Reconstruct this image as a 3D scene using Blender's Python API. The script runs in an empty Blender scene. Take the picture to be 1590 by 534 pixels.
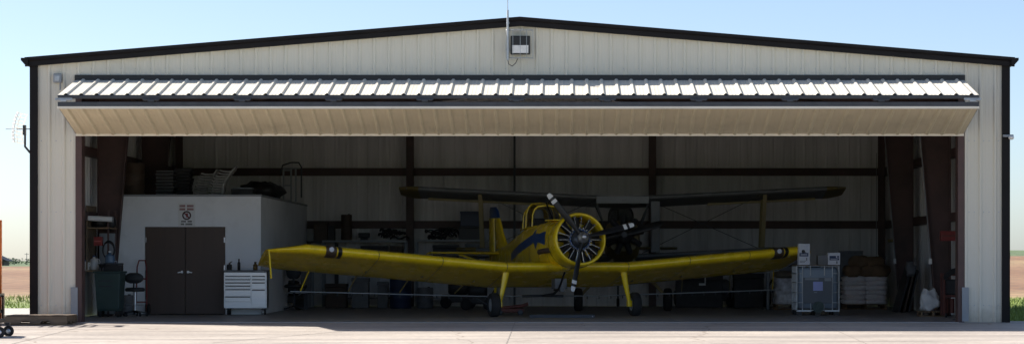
import bpy, math, random
from mathutils import Vector, Matrix, noise
R = math.radians
random.seed(7)
sc = bpy.context.scene
COL = sc.collection
CAMY, CAMX, EYE, F = -52.0, 0.83, 1.27, 3931.0      # camera stand point; F = focal length in photo pixels

# ------------------------------------------------------------------ mesh builder
class MB:
    def __init__(s):
        s.v = []; s.f = []; s.m = []; s.s = []
    def add(s, vs, fs, m=0, smooth=False):
        o = len(s.v); s.v.extend([tuple(v) for v in vs])
        for f in fs:
            s.f.append([i + o for i in f]); s.m.append(m); s.s.append(smooth)
        return s
    def box(s, x0, x1, y0, y1, z0, z1, m=0):
        vs = [(x, y, z) for z in (z0, z1) for y in (y0, y1) for x in (x0, x1)]
        return s.add(vs, [(0,2,3,1),(4,5,7,6),(0,1,5,4),(2,6,7,3),(0,4,6,2),(1,3,7,5)], m)
    def obox(s, c, size, rot=(0,0,0), m=0):
        M = Matrix.Translation(c) @ Matrix.Rotation(rot[2],4,'Z') @ Matrix.Rotation(rot[1],4,'Y') @ Matrix.Rotation(rot[0],4,'X')
        a, b, d = [q/2 for q in size]
        vs = [M @ Vector((x, y, z)) for z in (-d, d) for y in (-b, b) for x in (-a, a)]
        return s.add(vs, [(0,2,3,1),(4,5,7,6),(0,1,5,4),(2,6,7,3),(0,4,6,2),(1,3,7,5)], m)
    def bar(s, p, q, w, h, m=0, up=(0,0,1)):
        p, q = Vector(p), Vector(q); d = (q-p).normalized(); u = Vector(up)
        if abs(d.dot(u)) > .98: u = Vector((0,1,0))
        a = d.cross(u).normalized(); b = a.cross(d).normalized()
        vs = []
        for e in (p, q):
            for i, j in ((-1,-1),(1,-1),(1,1),(-1,1)): vs.append(e + a*(i*w/2) + b*(j*h/2))
        return s.add(vs, [(3,2,1,0),(4,5,6,7),(0,1,5,4),(1,2,6,5),(2,3,7,6),(3,0,4,7)], m)
    def cyl(s, p, q, r0, r1=None, n=14, m=0, caps=True, smooth=True):
        r1 = r0 if r1 is None else r1
        p, q = Vector(p), Vector(q); d = (q-p).normalized()
        u = Vector((0,0,1)) if abs(d.z) < .9 else Vector((1,0,0))
        a = d.cross(u).normalized(); b = d.cross(a)
        ring = lambda c, r: [c + a*(r*math.cos(2*math.pi*i/n)) + b*(r*math.sin(2*math.pi*i/n)) for i in range(n)]
        A, B = ring(p, r0), ring(q, r1)
        s.add(A+B, [(i, (i+1)%n, n+(i+1)%n, n+i) for i in range(n)], m, smooth)
        if caps:
            if r0 > 1e-5: s.add(A, [tuple(range(n-1,-1,-1))], m)
            if r1 > 1e-5: s.add(B, [tuple(range(n))], m)
        return s
    def tube(s, pts, r, n=8, m=0, closed=False):
        P = [Vector(p) for p in pts]; rings = []; N = len(P)
        prev = None
        for i, p in enumerate(P):
            d = ((P[(i+1) % N] if closed or i < N-1 else p) - (P[i-1] if closed or i > 0 else p)).normalized()
            if prev is None:
                u = Vector((0,0,1)) if abs(d.z) < .9 else Vector((1,0,0))
                a = d.cross(u).normalized()
            else:
                a = (prev - d*prev.dot(d)).normalized()
            prev = a; b = d.cross(a)
            rr = r[i] if isinstance(r, (list, tuple)) else r
            rings.append([p + a*(rr*math.cos(2*math.pi*k/n)) + b*(rr*math.sin(2*math.pi*k/n)) for k in range(n)])
        return s.loft(rings, m, True, caps=not closed, wrap=closed)
    def loft(s, rings, m=0, smooth=True, caps=True, wrap=False, mf=None):
        n = len(rings[0]); vs = [v for r in rings for v in r]; K = len(rings)
        o = len(s.v); s.v.extend([tuple(v) for v in vs])
        for k in range(K if wrap else K-1):
            k2 = (k+1) % K
            for i in range(n):
                s.f.append([o+k*n+i, o+k*n+(i+1)%n, o+k2*n+(i+1)%n, o+k2*n+i])
                s.m.append(mf(k, i) if mf else m); s.s.append(smooth)
        if caps and not wrap:
            s.add(rings[0], [tuple(range(n-1,-1,-1))], mf(0,0) if mf else m)
            s.add(rings[-1], [tuple(range(n))], mf(K-2,0) if mf else m)
        return s
    def lathe(s, prof, c=(0,0,0), axis=(0,0,1), n=20, m=0, closed=False):
        ax = Vector(axis).normalized(); c = Vector(c)
        u = Vector((0,0,1)) if abs(ax.z) < .9 else Vector((1,0,0))
        a = ax.cross(u).normalized(); b = ax.cross(a)
        rings = [[c + ax*h + a*(max(r,1e-4)*math.cos(2*math.pi*k/n)) + b*(max(r,1e-4)*math.sin(2*math.pi*k/n)) for k in range(n)] for r, h in prof]
        return s.loft(rings, m, True, caps=not closed, wrap=closed)
    def prism(s, poly, axis, a, b, m=0):
        def P(u, v, w): return {'x':(w,u,v), 'y':(u,w,v), 'z':(u,v,w)}[axis]
        n = len(poly); vs = [P(u,v,a) for u,v in poly] + [P(u,v,b) for u,v in poly]
        return s.add(vs, [tuple(range(n-1,-1,-1)), tuple(range(n,2*n))] + [(i,(i+1)%n,n+(i+1)%n,n+i) for i in range(n)], m)
    def ell(s, c, rx, ry, rz, n=14, k=8, m=0, e=1.0, jit=0.0, seed=0):
        pw = lambda t: math.copysign(abs(t)**e, t)
        rings = []
        for j in range(1, k):
            ph = -math.pi/2 + math.pi*j/k; ring = []
            for i in range(n):
                th = 2*math.pi*i/n
                d = Vector((pw(math.cos(ph))*pw(math.cos(th)), pw(math.cos(ph))*pw(math.sin(th)), pw(math.sin(ph))))
                g = 1 + jit*noise.noise(d*2.1 + Vector((seed*3.7, seed, 1.3)))
                ring.append((c[0]+rx*d.x*g, c[1]+ry*d.y*g, c[2]+rz*d.z*g))
            rings.append(ring)
        return s.loft(rings, m, True)
    def xf(s, M):
        s.v = [tuple(M @ Vector(v)) for v in s.v]; return s
    def mirror(s):
        s.v = [(-x,y,z) for x,y,z in s.v]; s.f = [f[::-1] for f in s.f]; return s
    def build(s, name, mats, parent=None, loc=(0,0,0), rz=0, bevel=0):
        me = bpy.data.meshes.new(name)
        me.from_pydata(s.v, [], s.f)
        for m in (mats if isinstance(mats, (list, tuple)) else [mats]): me.materials.append(m)
        me.polygons.foreach_set('material_index', s.m)
        me.polygons.foreach_set('use_smooth', s.s)
        me.update()
        o = bpy.data.objects.new(name, me); COL.objects.link(o)
        o.location = loc; o.rotation_euler = (0,0,rz)
        if parent: o.parent = parent
        if bevel:
            b = o.modifiers.new('Bevel', 'BEVEL'); b.width = bevel; b.segments = 2; b.limit_method = 'ANGLE'
        return o

def tag(o, label=None, cat=None, group=None, kind=None):
    if label: o['label'] = label
    if cat: o['category'] = cat
    if group: o['group'] = group
    if kind: o['kind'] = kind
    return o
def thing(name, label, cat, loc=(0,0,0), rz=0, group=None):
    o = bpy.data.objects.new(name, None); COL.objects.link(o)
    o.location = loc; o.rotation_euler = (0,0,rz); o.empty_display_size = .2
    return tag(o, label, cat, group)
def dup(o, loc=None, rz=None, label=None, group=None, parent=None):
    c = o.copy(); COL.objects.link(c)
    if parent: c.parent = parent
    if loc is not None: c.location = loc
    if rz is not None: c.rotation_euler = (0,0,rz)
    if label: c['label'] = label
    if group: c['group'] = group
    for ch in list(o.children): dup(ch, parent=c)
    return c
def S(Y): return F/(Y-CAMY)                       # photo pixels per metre at depth Y
def X(px, Y): return CAMX + (px-870)/S(Y)
def Z(py, Y): return EYE + (404-py)/S(Y)

# ------------------------------------------------------------------ materials
def mat(name, col, rough=.6, metal=0, var=.12, scale=3.0, bump=0.0, bscale=40, stretch=(1,1,1), coat=0, dirt=None, dirt_amt=.0, dscale=1.2):
    m = bpy.data.materials.new(name); m.use_nodes = True
    nt = m.node_tree; N = nt.nodes; L = nt.links
    b = N['Principled BSDF']; b.inputs['Roughness'].default_value = rough; b.inputs['Metallic'].default_value = metal
    if coat: b.inputs['Coat Weight'].default_value = coat; b.inputs['Coat Roughness'].default_value = .15
    tc = N.new('ShaderNodeTexCoord'); mp = N.new('ShaderNodeMapping'); mp.inputs['Scale'].default_value = stretch
    L.new(tc.outputs['Object'], mp.inputs['Vector'])
    n = N.new('ShaderNodeTexNoise'); n.inputs['Scale'].default_value = scale; n.inputs['Detail'].default_value = 6; n.inputs['Roughness'].default_value = .6
    L.new(mp.outputs[0], n.inputs['Vector'])
    cr = N.new('ShaderNodeValToRGB'); cr.color_ramp.elements[0].position = .3; cr.color_ramp.elements[1].position = .7
    cr.color_ramp.elements[0].color = (*[c*(1-var) for c in col], 1); cr.color_ramp.elements[1].color = (*[min(1,c*(1+var)) for c in col], 1)
    L.new(n.outputs['Fac'], cr.inputs['Fac']); out = cr.outputs['Color']
    if dirt:
        n2 = N.new('ShaderNodeTexNoise'); n2.inputs['Scale'].default_value = dscale; n2.inputs['Detail'].default_value = 8; n2.inputs['Roughness'].default_value = .7
        L.new(mp.outputs[0], n2.inputs['Vector'])
        r2 = N.new('ShaderNodeValToRGB'); r2.color_ramp.elements[0].position = .52; r2.color_ramp.elements[1].position = .72
        r2.color_ramp.elements[0].color = (0,0,0,1); r2.color_ramp.elements[1].color = (dirt_amt,)*3+(1,)
        L.new(n2.outputs['Fac'], r2.inputs['Fac'])
        mx = N.new('ShaderNodeMix'); mx.data_type = 'RGBA'; mx.inputs['B'].default_value = (*dirt,1)
        L.new(r2.outputs['Color'], mx.inputs['Factor']); L.new(out, mx.inputs['A']); out = mx.outputs['Result']
    L.new(out, b.inputs['Base Color'])
    rr = N.new('ShaderNodeMapRange'); rr.inputs['To Min'].default_value = max(.02, rough-.1); rr.inputs['To Max'].default_value = min(1, rough+.12)
    L.new(n.outputs['Fac'], rr.inputs['Value']); L.new(rr.outputs[0], b.inputs['Roughness'])
    if bump:
        n3 = N.new('ShaderNodeTexNoise'); n3.inputs['Scale'].default_value = bscale; n3.inputs['Detail'].default_value = 4
        L.new(mp.outputs[0], n3.inputs['Vector'])
        bp = N.new('ShaderNodeBump'); bp.inputs['Strength'].default_value = bump; bp.inputs['Distance'].default_value = .02
        L.new(n3.outputs['Fac'], bp.inputs['Height']); L.new(bp.outputs[0], b.inputs['Normal'])
    return m

cream = mat('cream_sheet_metal', (.66,.625,.525), .45, 0, .05, .8, stretch=(1,1,.25), dirt=(.42,.38,.30), dirt_amt=.22, dscale=1.6, bump=.08, bscale=1.5)
def splash(m, col, z1):
    nt = m.node_tree; N = nt.nodes; L = nt.links; b = N['Principled BSDF']; src = b.inputs['Base Color'].links[0].from_socket
    tc = N['Texture Coordinate']; sp = N.new('ShaderNodeSeparateXYZ'); L.new(tc.outputs['Object'], sp.inputs[0])
    n = N.new('ShaderNodeTexNoise'); n.inputs['Scale'].default_value = 7; n.inputs['Detail'].default_value = 6; L.new(tc.outputs['Object'], n.inputs['Vector'])
    a = N.new('ShaderNodeMath'); a.operation = 'MULTIPLY_ADD'; a.inputs[1].default_value = -1.2*z1; L.new(n.outputs['Fac'], a.inputs[0]); L.new(sp.outputs['Z'], a.inputs[2])
    r = N.new('ShaderNodeMapRange'); r.inputs['From Min'].default_value = -z1*.5; r.inputs['From Max'].default_value = z1*.3; r.inputs['To Min'].default_value = .6; r.inputs['To Max'].default_value = 0
    L.new(a.outputs[0], r.inputs['Value'])
    mx = N.new('ShaderNodeMix'); mx.data_type = 'RGBA'; mx.inputs['B'].default_value = (*col,1); L.new(r.outputs[0], mx.inputs['Factor']); L.new(src, mx.inputs['A']); L.new(mx.outputs['Result'], b.inputs['Base Color'])
splash(cream, (.36,.30,.22), .45)
lit_cream_panel = mat('sunlit_cream_sheet', (.72,.675,.575), .42, 0, .05, 1.0, dirt=(.36,.31,.24), dirt_amt=.3, dscale=1.3, bump=.06, bscale=2)  # cream door paint, made lighter for the sun on the upper panel
shaded_cream_panel = mat('shaded_cream_sheet', (.61,.535,.385), .5, 0, .06, 1.0, dirt=(.36,.31,.22), dirt_amt=.35, dscale=1.3, bump=.06, bscale=2)  # same door paint, darkened and warmed for the shaded underside
trim = mat('dark_brown_trim', (.010,.0085,.009), .55, 0, .3, 2)
trim.node_tree.nodes['Principled BSDF'].inputs['Specular IOR Level'].default_value = .2
steel = mat('maroon_primer_steel', (.075,.04,.035), .55, 0, .25, 2, dirt=(.02,.015,.012), dirt_amt=.5)
dsteel = mat('dark_steel', (.05,.055,.065), .5, .2, .25, 4)
liner = mat('dull_liner_sheet', (.78,.765,.76), .6, 0, .16, 1.1, stretch=(2.4,1,.18), dirt=(.42,.40,.38), dirt_amt=.6, dscale=1.2, bump=.1, bscale=2)
roofin = mat('roof_insulation', (.85,.84,.83), .8, 0, .2, 1)
roofout = mat('galvanised_roof', (.5,.5,.48), .4, .5, .1, 1)
galv = mat('galvanised_steel', (.42,.44,.46), .4, .6, .2, 6)
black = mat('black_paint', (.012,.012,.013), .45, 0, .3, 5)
rubber = mat('black_rubber', (.018,.018,.019), .8, 0, .3, 8)
chrome = mat('brushed_aluminium', (.55,.57,.60), .35, .85, .08, 5, stretch=(.2,1,6))
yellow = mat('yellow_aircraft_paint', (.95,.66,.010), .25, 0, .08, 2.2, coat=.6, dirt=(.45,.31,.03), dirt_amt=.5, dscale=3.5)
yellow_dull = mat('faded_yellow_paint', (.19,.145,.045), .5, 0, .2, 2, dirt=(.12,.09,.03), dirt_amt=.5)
blue = mat('blue_aircraft_paint', (.012,.06,.22), .3, 0, .12, 3, coat=.3)
grey_wing = mat('grey_fabric_wing', (.17,.18,.19), .55, 0, .15, 2, dirt=(.09,.09,.09), dirt_amt=.5)
pale_grey = mat('pale_grey_paint', (.26,.28,.30), .5, 0, .1, 3)
engine_m = mat('engine_casting', (.06,.07,.09), .4, .6, .3, 12)
pushrod_m = mat('bright_pushrod_steel', (.66,.66,.65), .25, .7, .05, 10)
white = mat('white_paint', (.78,.78,.76), .5, 0, .06, 4, dirt=(.5,.47,.42), dirt_amt=.3)
roomwall = mat('white_painted_plywood', (.84,.86,.89), .7, 0, .05, .9, dirt=(.52,.53,.54), dirt_amt=.35, dscale=1.1)
doorbrown = mat('brown_door_laminate', (.095,.062,.048), .5, 0, .14, 1.4, stretch=(3,1,.2))
wood = mat('weathered_pallet_wood', (.24,.16,.09), .8, 0, .25, 4, stretch=(1,5,5), dirt=(.1,.07,.04), dirt_amt=.6, bump=.3)
wood_grey = mat('grey_weathered_wood', (.16,.115,.075), .85, 0, .3, 4, stretch=(1,5,5), dirt=(.06,.05,.04), dirt_amt=.6, bump=.3)
green_bin = mat('dark_green_plastic', (.035,.065,.06), .5, 0, .15, 3)
red = mat('red_paint', (.20,.02,.016), .45, 0, .2, 4)
rust = mat('rusty_red_frame', (.12,.035,.025), .65, 0, .35, 6)
cardboard = mat('brown_cardboard', (.15,.095,.055), .85, 0, .15, 3)
sack = mat('white_woven_sack', (.86,.82,.83), .8, 0, .12, 5, bump=.35, bscale=18, dirt=(.52,.30,.28), dirt_amt=.5, dscale=3)
sack_brown = mat('brown_paper_sack', (.20,.125,.07), .85, 0, .2, 4, bump=.35, bscale=14)
plastic_wrap = mat('grey_shrink_wrap', (.66,.67,.73), .25, 0, .35, 5, bump=.7, bscale=9, dirt=(.5,.5,.56), dirt_amt=.35, dscale=3)
ibc_m = mat('cloudy_plastic_tank', (.20,.25,.31), .4, 0, .1, 2)
ibc_plate = mat('grey_label_plate', (.10,.115,.135), .5, 0, .1, 3)
paper = mat('white_label_paper', (.62,.64,.70), .7, 0, .05, 5)
blue_ink = mat('dark_blue_print', (.02,.04,.12), .6, 0, .1, 5)
lilac = mat('lilac_label_paper', (.36,.40,.72), .7, 0, .08, 8)
bluebin = mat('blue_plastic', (.02,.035,.085), .45, 0, .12, 3)
darkjunk = mat('grimy_dark_metal', (.03,.03,.032), .55, .2, .4, 6)
brownjunk = mat('grimy_brown_metal', (.07,.045,.03), .6, 0, .3, 5)
greyjunk = mat('grimy_grey_paint', (.14,.145,.155), .55, 0, .25, 4)
orange = mat('orange_paint', (.62,.16,.02), .45, 0, .12, 3)
red_ink = mat('dark_red_print', (.22,.03,.03), .6, 0, .1, 5)
chair_m = mat('grey_seat_plastic', (.34,.34,.33), .5, .2, .15, 6)
fabric = mat('black_vinyl_upholstery', (.018,.02,.022), .5, 0, .2, 6)
leaf = mat('distant_foliage', (.075,.115,.06), .8, 0, .45, .3)

def glass_mat(name, tint, rough=.05, alpha=.5):
    m = bpy.data.materials.new(name); m.use_nodes = True
    nt = m.node_tree; N = nt.nodes; L = nt.links
    g = N['Principled BSDF']; g.inputs['Base Color'].default_value = (*tint,1); g.inputs['Roughness'].default_value = rough
    t = N.new('ShaderNodeBsdfTransparent'); t.inputs['Color'].default_value = (.75,.78,.78,1)
    mx = N.new('ShaderNodeMixShader'); mx.inputs[0].default_value = alpha
    L.new(t.outputs[0], mx.inputs[1]); L.new(g.outputs[0], mx.inputs[2]); L.new(mx.outputs[0], N['Material Output'].inputs[0])
    return m
canopy_glass = glass_mat('canopy_glass', (.05,.05,.05), .06, .55)
lamp_glass = glass_mat('lamp_glass', (.75,.75,.72), .12, .75)

def concrete(name, col, joints=True, rough=.75):
    m = mat(name, col, rough, 0, .10, .55, bump=.15, bscale=30, dirt=[c*.55 for c in col], dirt_amt=.42, dscale=.35, stretch=(.45,1,1))
    if joints:
        nt = m.node_tree; N = nt.nodes; L = nt.links; b = N['Principled BSDF']
        src = b.inputs['Base Color'].links[0].from_socket
        tc = N['Texture Coordinate']
        n = N.new('ShaderNodeTexNoise'); n.inputs['Scale'].default_value = 9; n.inputs['Detail'].default_value = 5
        L.new(tc.outputs['Object'], n.inputs['Vector'])
        r = N.new('ShaderNodeValToRGB'); r.color_ramp.elements[0].position = .35; r.color_ramp.elements[1].position = .75
        r.color_ramp.elements[0].color = (.84,.83,.82,1); r.color_ramp.elements[1].color = (1.06,1.05,1.03,1)
        L.new(n.outputs['Fac'], r.inputs['Fac'])
        mm = N.new('ShaderNodeMix'); mm.data_type = 'RGBA'; mm.blend_type = 'MULTIPLY'; mm.inputs['Factor'].default_value = 1
        L.new(src, mm.inputs['A']); L.new(r.outputs['Color'], mm.inputs['B']); L.new(mm.outputs['Result'], b.inputs['Base Color'])
    return m
apron_m = concrete('pale_concrete', (.46,.415,.37))
def weather(m):
    nt = m.node_tree; N = nt.nodes; L = nt.links; b = N['Principled BSDF']; tc = N['Texture Coordinate']
    def mul(lo, hi, p0, p1, fac, op='MULTIPLY'):
        src = b.inputs['Base Color'].links[0].from_socket
        r = N.new('ShaderNodeValToRGB'); r.color_ramp.elements[0].position = p0; r.color_ramp.elements[1].position = p1
        r.color_ramp.elements[0].color = (*lo,1); r.color_ramp.elements[1].color = (*hi,1); L.new(fac, r.inputs['Fac'])
        mm = N.new('ShaderNodeMix'); mm.data_type = 'RGBA'; mm.blend_type = op; mm.inputs['Factor'].default_value = 1
        L.new(src, mm.inputs['A']); L.new(r.outputs['Color'], mm.inputs['B']); L.new(mm.outputs['Result'], b.inputs['Base Color'])
    def noi(sc_, st, det=6, dist=0):
        mp = N.new('ShaderNodeMapping'); mp.inputs['Scale'].default_value = st; L.new(tc.outputs['Object'], mp.inputs[0])
        n = N.new('ShaderNodeTexNoise'); n.inputs['Scale'].default_value = sc_; n.inputs['Detail'].default_value = det; n.inputs['Distortion'].default_value = dist; L.new(mp.outputs[0], n.inputs['Vector']); return n, mp
    n, _ = noi(1.0, (.22,1.1,1), 7, .6); mul((.74,.72,.72),(1.08,1.06,1.03),.36,.62,n.outputs['Fac'])
    n, _ = noi(2.2, (1,1,1), 8); mul((.72,.69,.66),(1,1,1),.24,.36,n.outputs['Fac'])
    w1, mp = noi(1.3, (1,1,1), 3)
    v = N.new('ShaderNodeTexVoronoi'); v.feature = 'DISTANCE_TO_EDGE'; v.inputs['Scale'].default_value = .16
    ad = N.new('ShaderNodeMix'); ad.data_type = 'RGBA'; ad.blend_type = 'LINEAR_LIGHT'; ad.inputs['Factor'].default_value = .35; L.new(tc.outputs['Object'], ad.inputs['A']); L.new(w1.outputs['Color'], ad.inputs['B']); L.new(ad.outputs['Result'], v.inputs['Vector'])
    mul((.62,.57,.53),(1,1,1),.0015,.004,v.outputs['Distance'])
weather(apron_m)
floor_m = concrete('hangar_concrete', (.27,.27,.275), rough=.5)
joint_m = mat('dark_joint_sealant', (.29,.255,.225), .9, 0, .3, 6)
gravel_m = mat('pale_gravel', (.36,.34,.31), .9, 0, .3, 12, bump=.5, bscale=20)

# ------------------------------------------------------------------ world, sun, camera
SUN = Vector((-1.30, .43, 1.0)).normalized()
w = bpy.data.worlds.new('World'); sc.world = w; w.use_nodes = True
nt = w.node_tree
sky = nt.nodes.new('ShaderNodeTexSky'); sky.sky_type = 'NISHITA'; sky.sun_disc = False
sky.sun_elevation = math.asin(SUN.z); sky.sun_rotation = math.atan2(SUN.x, SUN.y)
sky.air_density = .6; sky.dust_density = .8; sky.ozone_density = 1.0
nt.links.new(sky.outputs[0], nt.nodes['Background'].inputs[0]); nt.nodes['Background'].inputs[1].default_value = .076
sl = bpy.data.lights.new('Sun', 'SUN'); sl.energy = 4.2; sl.angle = R(.5); sl.color = (1,.95,.88)
so = bpy.data.objects.new('Sun', sl); COL.objects.link(so)
so.rotation_euler = (-SUN).to_track_quat('-Z','Y').to_euler()
cam = bpy.data.cameras.new('Camera'); co = bpy.data.objects.new('Camera', cam); COL.objects.link(co)
co.location = (CAMX, CAMY, EYE); co.rotation_euler = (R(90),0,0)
cam.sensor_width = 36; cam.lens = F/1590*36; cam.shift_x = -(870-795)/1590; cam.shift_y = (404-267)/1590
cam.clip_end = 6000; cam.clip_start = .1
sc.camera = co
sc.view_settings.view_transform = 'Standard'; sc.view_settings.look = 'None'; sc.view_settings.gamma = 1
sc.view_settings.exposure = 1.33
sc.cycles.use_denoising = True; sc.cycles.max_bounces = 12; sc.cycles.diffuse_bounces = 10; sc.cycles.glossy_bounces = 3
sc.cycles.transparent_max_bounces = 8; sc.cycles.sample_clamp_indirect = 6

# ------------------------------------------------------------------ ground
def sst(t): t = max(0,min(1,t)); return t*t*(3-2*t)
def ground_z(x, y):
    if y < 0: return -.06 - .02*min(-y, 16)
    return -.06 + 3.5*sst((x+90)/200)*sst((y-120)/520) + .5*sst((y-200)/400)
def terrain_mat():
    m = bpy.data.materials.new('field_and_grass'); m.use_nodes = True
    nt = m.node_tree; N = nt.nodes; L = nt.links; b = N['Principled BSDF']; b.inputs['Roughness'].default_value = .95
    tc = N.new('ShaderNodeTexCoord'); sp = N.new('ShaderNodeSeparateXYZ'); L.new(tc.outputs['Object'], sp.inputs[0])
    n = N.new('ShaderNodeTexNoise'); n.inputs['Scale'].default_value = .12; n.inputs['Detail'].default_value = 7; L.new(tc.outputs['Object'], n.inputs['Vector'])
    mul = N.new('ShaderNodeMath'); mul.operation = 'MULTIPLY_ADD'; mul.inputs[1].default_value = 14; L.new(n.outputs['Fac'], mul.inputs[0]); L.new(sp.outputs['Y'], mul.inputs[2])
    dv = N.new('ShaderNodeMath'); dv.operation = 'DIVIDE'; dv.inputs[1].default_value = 1000; L.new(mul.outputs[0], dv.inputs[0])
    r = N.new('ShaderNodeValToRGB'); e = r.color_ramp.elements
    G, G2, B1, B2, B3, H = (.17,.23,.06,1), (.22,.22,.08,1), (.31,.215,.115,1), (.21,.115,.062,1), (.26,.155,.085,1), (.11,.16,.07,1)
    e[0].position = 0; e[0].color = G; e[1].position = 1; e[1].color = H
    for p, c in ((.030,G),(.042,G2),(.050,B1),(.075,B2),(.13,B3),(.2,B2),(.26,B3),(.33,B1),(.36,B2),(.40,B3),(.42,H)):
        x = r.color_ramp.elements.new(p); x.color = c
    L.new(dv.outputs[0], r.inputs['Fac'])
    mp = N.new('ShaderNodeMapping'); mp.inputs['Scale'].default_value = (.5,.08,1); L.new(tc.outputs['Object'], mp.inputs[0])
    n2 = N.new('ShaderNodeTexNoise'); n2.inputs['Scale'].default_value = 3; n2.inputs['Detail'].default_value = 8; L.new(mp.outputs[0], n2.inputs['Vector'])
    r2 = N.new('ShaderNodeValToRGB'); r2.color_ramp.elements[0].position = .3; r2.color_ramp.elements[1].position = .7
    r2.color_ramp.elements[0].color = (.62,.62,.62,1); r2.color_ramp.elements[1].color = (1.2,1.15,1.1,1)
    L.new(n2.outputs['Fac'], r2.inputs['Fac'])
    mm = N.new('ShaderNodeMix'); mm.data_type = 'RGBA'; mm.blend_type = 'MULTIPLY'; mm.inputs['Factor'].default_value = 1
    L.new(r.outputs['Color'], mm.inputs['A']); L.new(r2.outputs['Color'], mm.inputs['B']); L.new(mm.outputs['Result'], b.inputs['Base Color'])
    return m
g = MB()
xs = [-2500,-1200,-700,-450,-300]+list(range(-240,241,20))+[300,450,700,1200,2500]
ys = [-400,-150,-60,-16,0,10,40,80,120]+list(range(160,720,40))+[800,1000,1400,2000,3500]
vs = [(x,y,ground_z(x,y)) for y in ys for x in xs]; nx = len(xs)
g.add(vs, [(j*nx+i, j*nx+i+1, (j+1)*nx+i+1, (j+1)*nx+i) for j in range(len(ys)-1) for i in range(nx-1)], 0, True)
tag(g.build('ground', terrain_mat()), kind='structure')
def apron_z(y): return -.02*min(max(-y-.3,0),16)
g = MB(); ay = [-60,-16.3,-.3,1.2]
g.add([(x,y,apron_z(y)) for y in ay for x in (-45,45)], [(2*j,2*j+1,2*j+3,2*j+2) for j in range(3)])
tag(g.build('apron', apron_m), kind='structure')
g = MB()                                            # saw-cut joints in the apron, one sheet above it
def strip(g, x0,y0,x1,y1,wd):
    d = Vector((x1-x0,y1-y0)).normalized()*wd/2; q = (-d.y, d.x); n = 24
    pts = []
    for k in range(n+1):
        t = k/n; x = x0+(x1-x0)*t; y = y0+(y1-y0)*t
        for sgn in (-1,1): pts.append((x+sgn*q[0], y+sgn*q[1], apron_z(y+sgn*q[1])+.004))
    g.add(pts, [(2*k,2*k+1,2*k+3,2*k+2) for k in range(n)])
for yy in (-4.9,-9.9,-15): strip(g,-45,yy,45,yy,.02)
for xx in (-33.5,-27.4,-21.3,-15.2,-8.6,-.1,6.1,12.2,18.3,24.4): strip(g, xx, -.35, xx, -16.2, .018)
strip(g,-3.2,-3.7,-5.2,-8.1,.03)
tag(g.build('apron_joints', joint_m), kind='structure')
g = MB(); g.box(-9.95,9.95,-.29,18.45,-.25,.004)
tag(g.build('hangar_floor', floor_m), kind='structure')
g = MB(); g.box(-8.97,8.97,-.285,-.03,.0045,.010)
tag(g.build('door_sill', mat('worn_sill_concrete',(.40,.39,.38),.6,0,.15,2)), kind='structure')
g = MB(); g.add([(-40,1.25,-.03),(-10.3,1.25,-.03),(-10.3,17,-.03),(-40,17,-.03)], [(0,1,2,3)])
tag(g.build('gravel_path', gravel_m), kind='structure')

# grass blades beside the building
def grass(name, areas):
    g = MB(); rnd = random.Random(3)
    for (x0,x1,y0,y1,n) in areas:
        for _ in range(n):
            x = rnd.uniform(x0,x1); y = rnd.uniform(y0,y1); h = rnd.uniform(.05,.16); a = rnd.uniform(0,6.28); z = ground_z(x,y)
            dx, dy = math.cos(a)*.02, math.sin(a)*.02
            g.add([(x-dx,y-dy,z),(x+dx,y+dy,z),(x+rnd.uniform(-.06,.06),y+rnd.uniform(-.06,.06),z+h)], [(0,1,2)])
    return tag(g.build(name, mat('grass_blades', (.20,.26,.06), .7, 0, .4, .8)), 'short green grass growing beside the hangar', 'grass', kind='stuff')
grass('grass', [(10.1,16,1.4,20,9000),(10.1,18,20,34,6000),(-22,-12,17.2,40,2500)])

# far shrubs and trees as a mass
g = MB(); rnd = random.Random(5)
for _ in range(800):
    x = rnd.uniform(-330,60); y = rnd.uniform(430,720); h = rnd.uniform(.5,1.5); z = ground_z(x,y)
    if x > -60: h *= .5
    for k in range(26):
        a = rnd.uniform(0,6.28); rr = rnd.uniform(0,h*1.2); c = Vector((x+math.cos(a)*rr*1.8, y+math.sin(a)*rr, z+rnd.uniform(.1,h)))
        q = h*rnd.uniform(.12,.28)
        p = [c+Vector((rnd.uniform(-q,q),rnd.uniform(-q,q),rnd.uniform(-q,q)*.7)) for _ in range(4)]
        g.add(p, [(0,1,2),(0,2,3),(0,1,3)])
tag(g.build('far_shrubs', leaf), 'low line of distant green shrubs along the left horizon', 'shrubs', kind='stuff')

# farmhouse and utility pole on the left horizon
fx, fy = X(1,440), 440; fz = ground_z(fx,fy)
t = thing('farmhouse', 'dark roofed farmhouse on the far left horizon', 'house', (fx,fy,fz))
MB().box(-3,.6,0,5,0,.9).build('wall', brownjunk, t)
MB().prism([(-3.6,.9),(1.4,.9),(-1,2.0)],'y',-.4,5.4).build('roof', darkjunk, t)
ux, uy = X(41.5,520), 520; uz = ground_z(ux,uy)
t = thing('utility_pole', 'thin grey utility pole standing alone on the left horizon', 'pole', (ux,uy,uz))
MB().cyl((0,0,0),(0,0,2.6),.09,.06,8).build('post', greyjunk, t); MB().box(-.5,.5,-.05,.05,2.25,2.33).build('crossarm', greyjunk, t)
# wire fence on the right, far off
t = thing('wire_fence', 'low wire fence with wooden posts crossing the far right field', 'fence', (0,0,0))
for k in range(26):
    x = 60+k*7.0; y = 360; z = ground_z(x,y)
    MB().cyl((x,y,z-.05),(x,y,z+.95),.06,.05,6).build('post', greyjunk, t)
for h in (.45,.85):
    MB().tube([(60+k*7.0,360,ground_z(60+k*7.0,360)+h) for k in range(26)], .012, 5).build('wire', galv, t)

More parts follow.
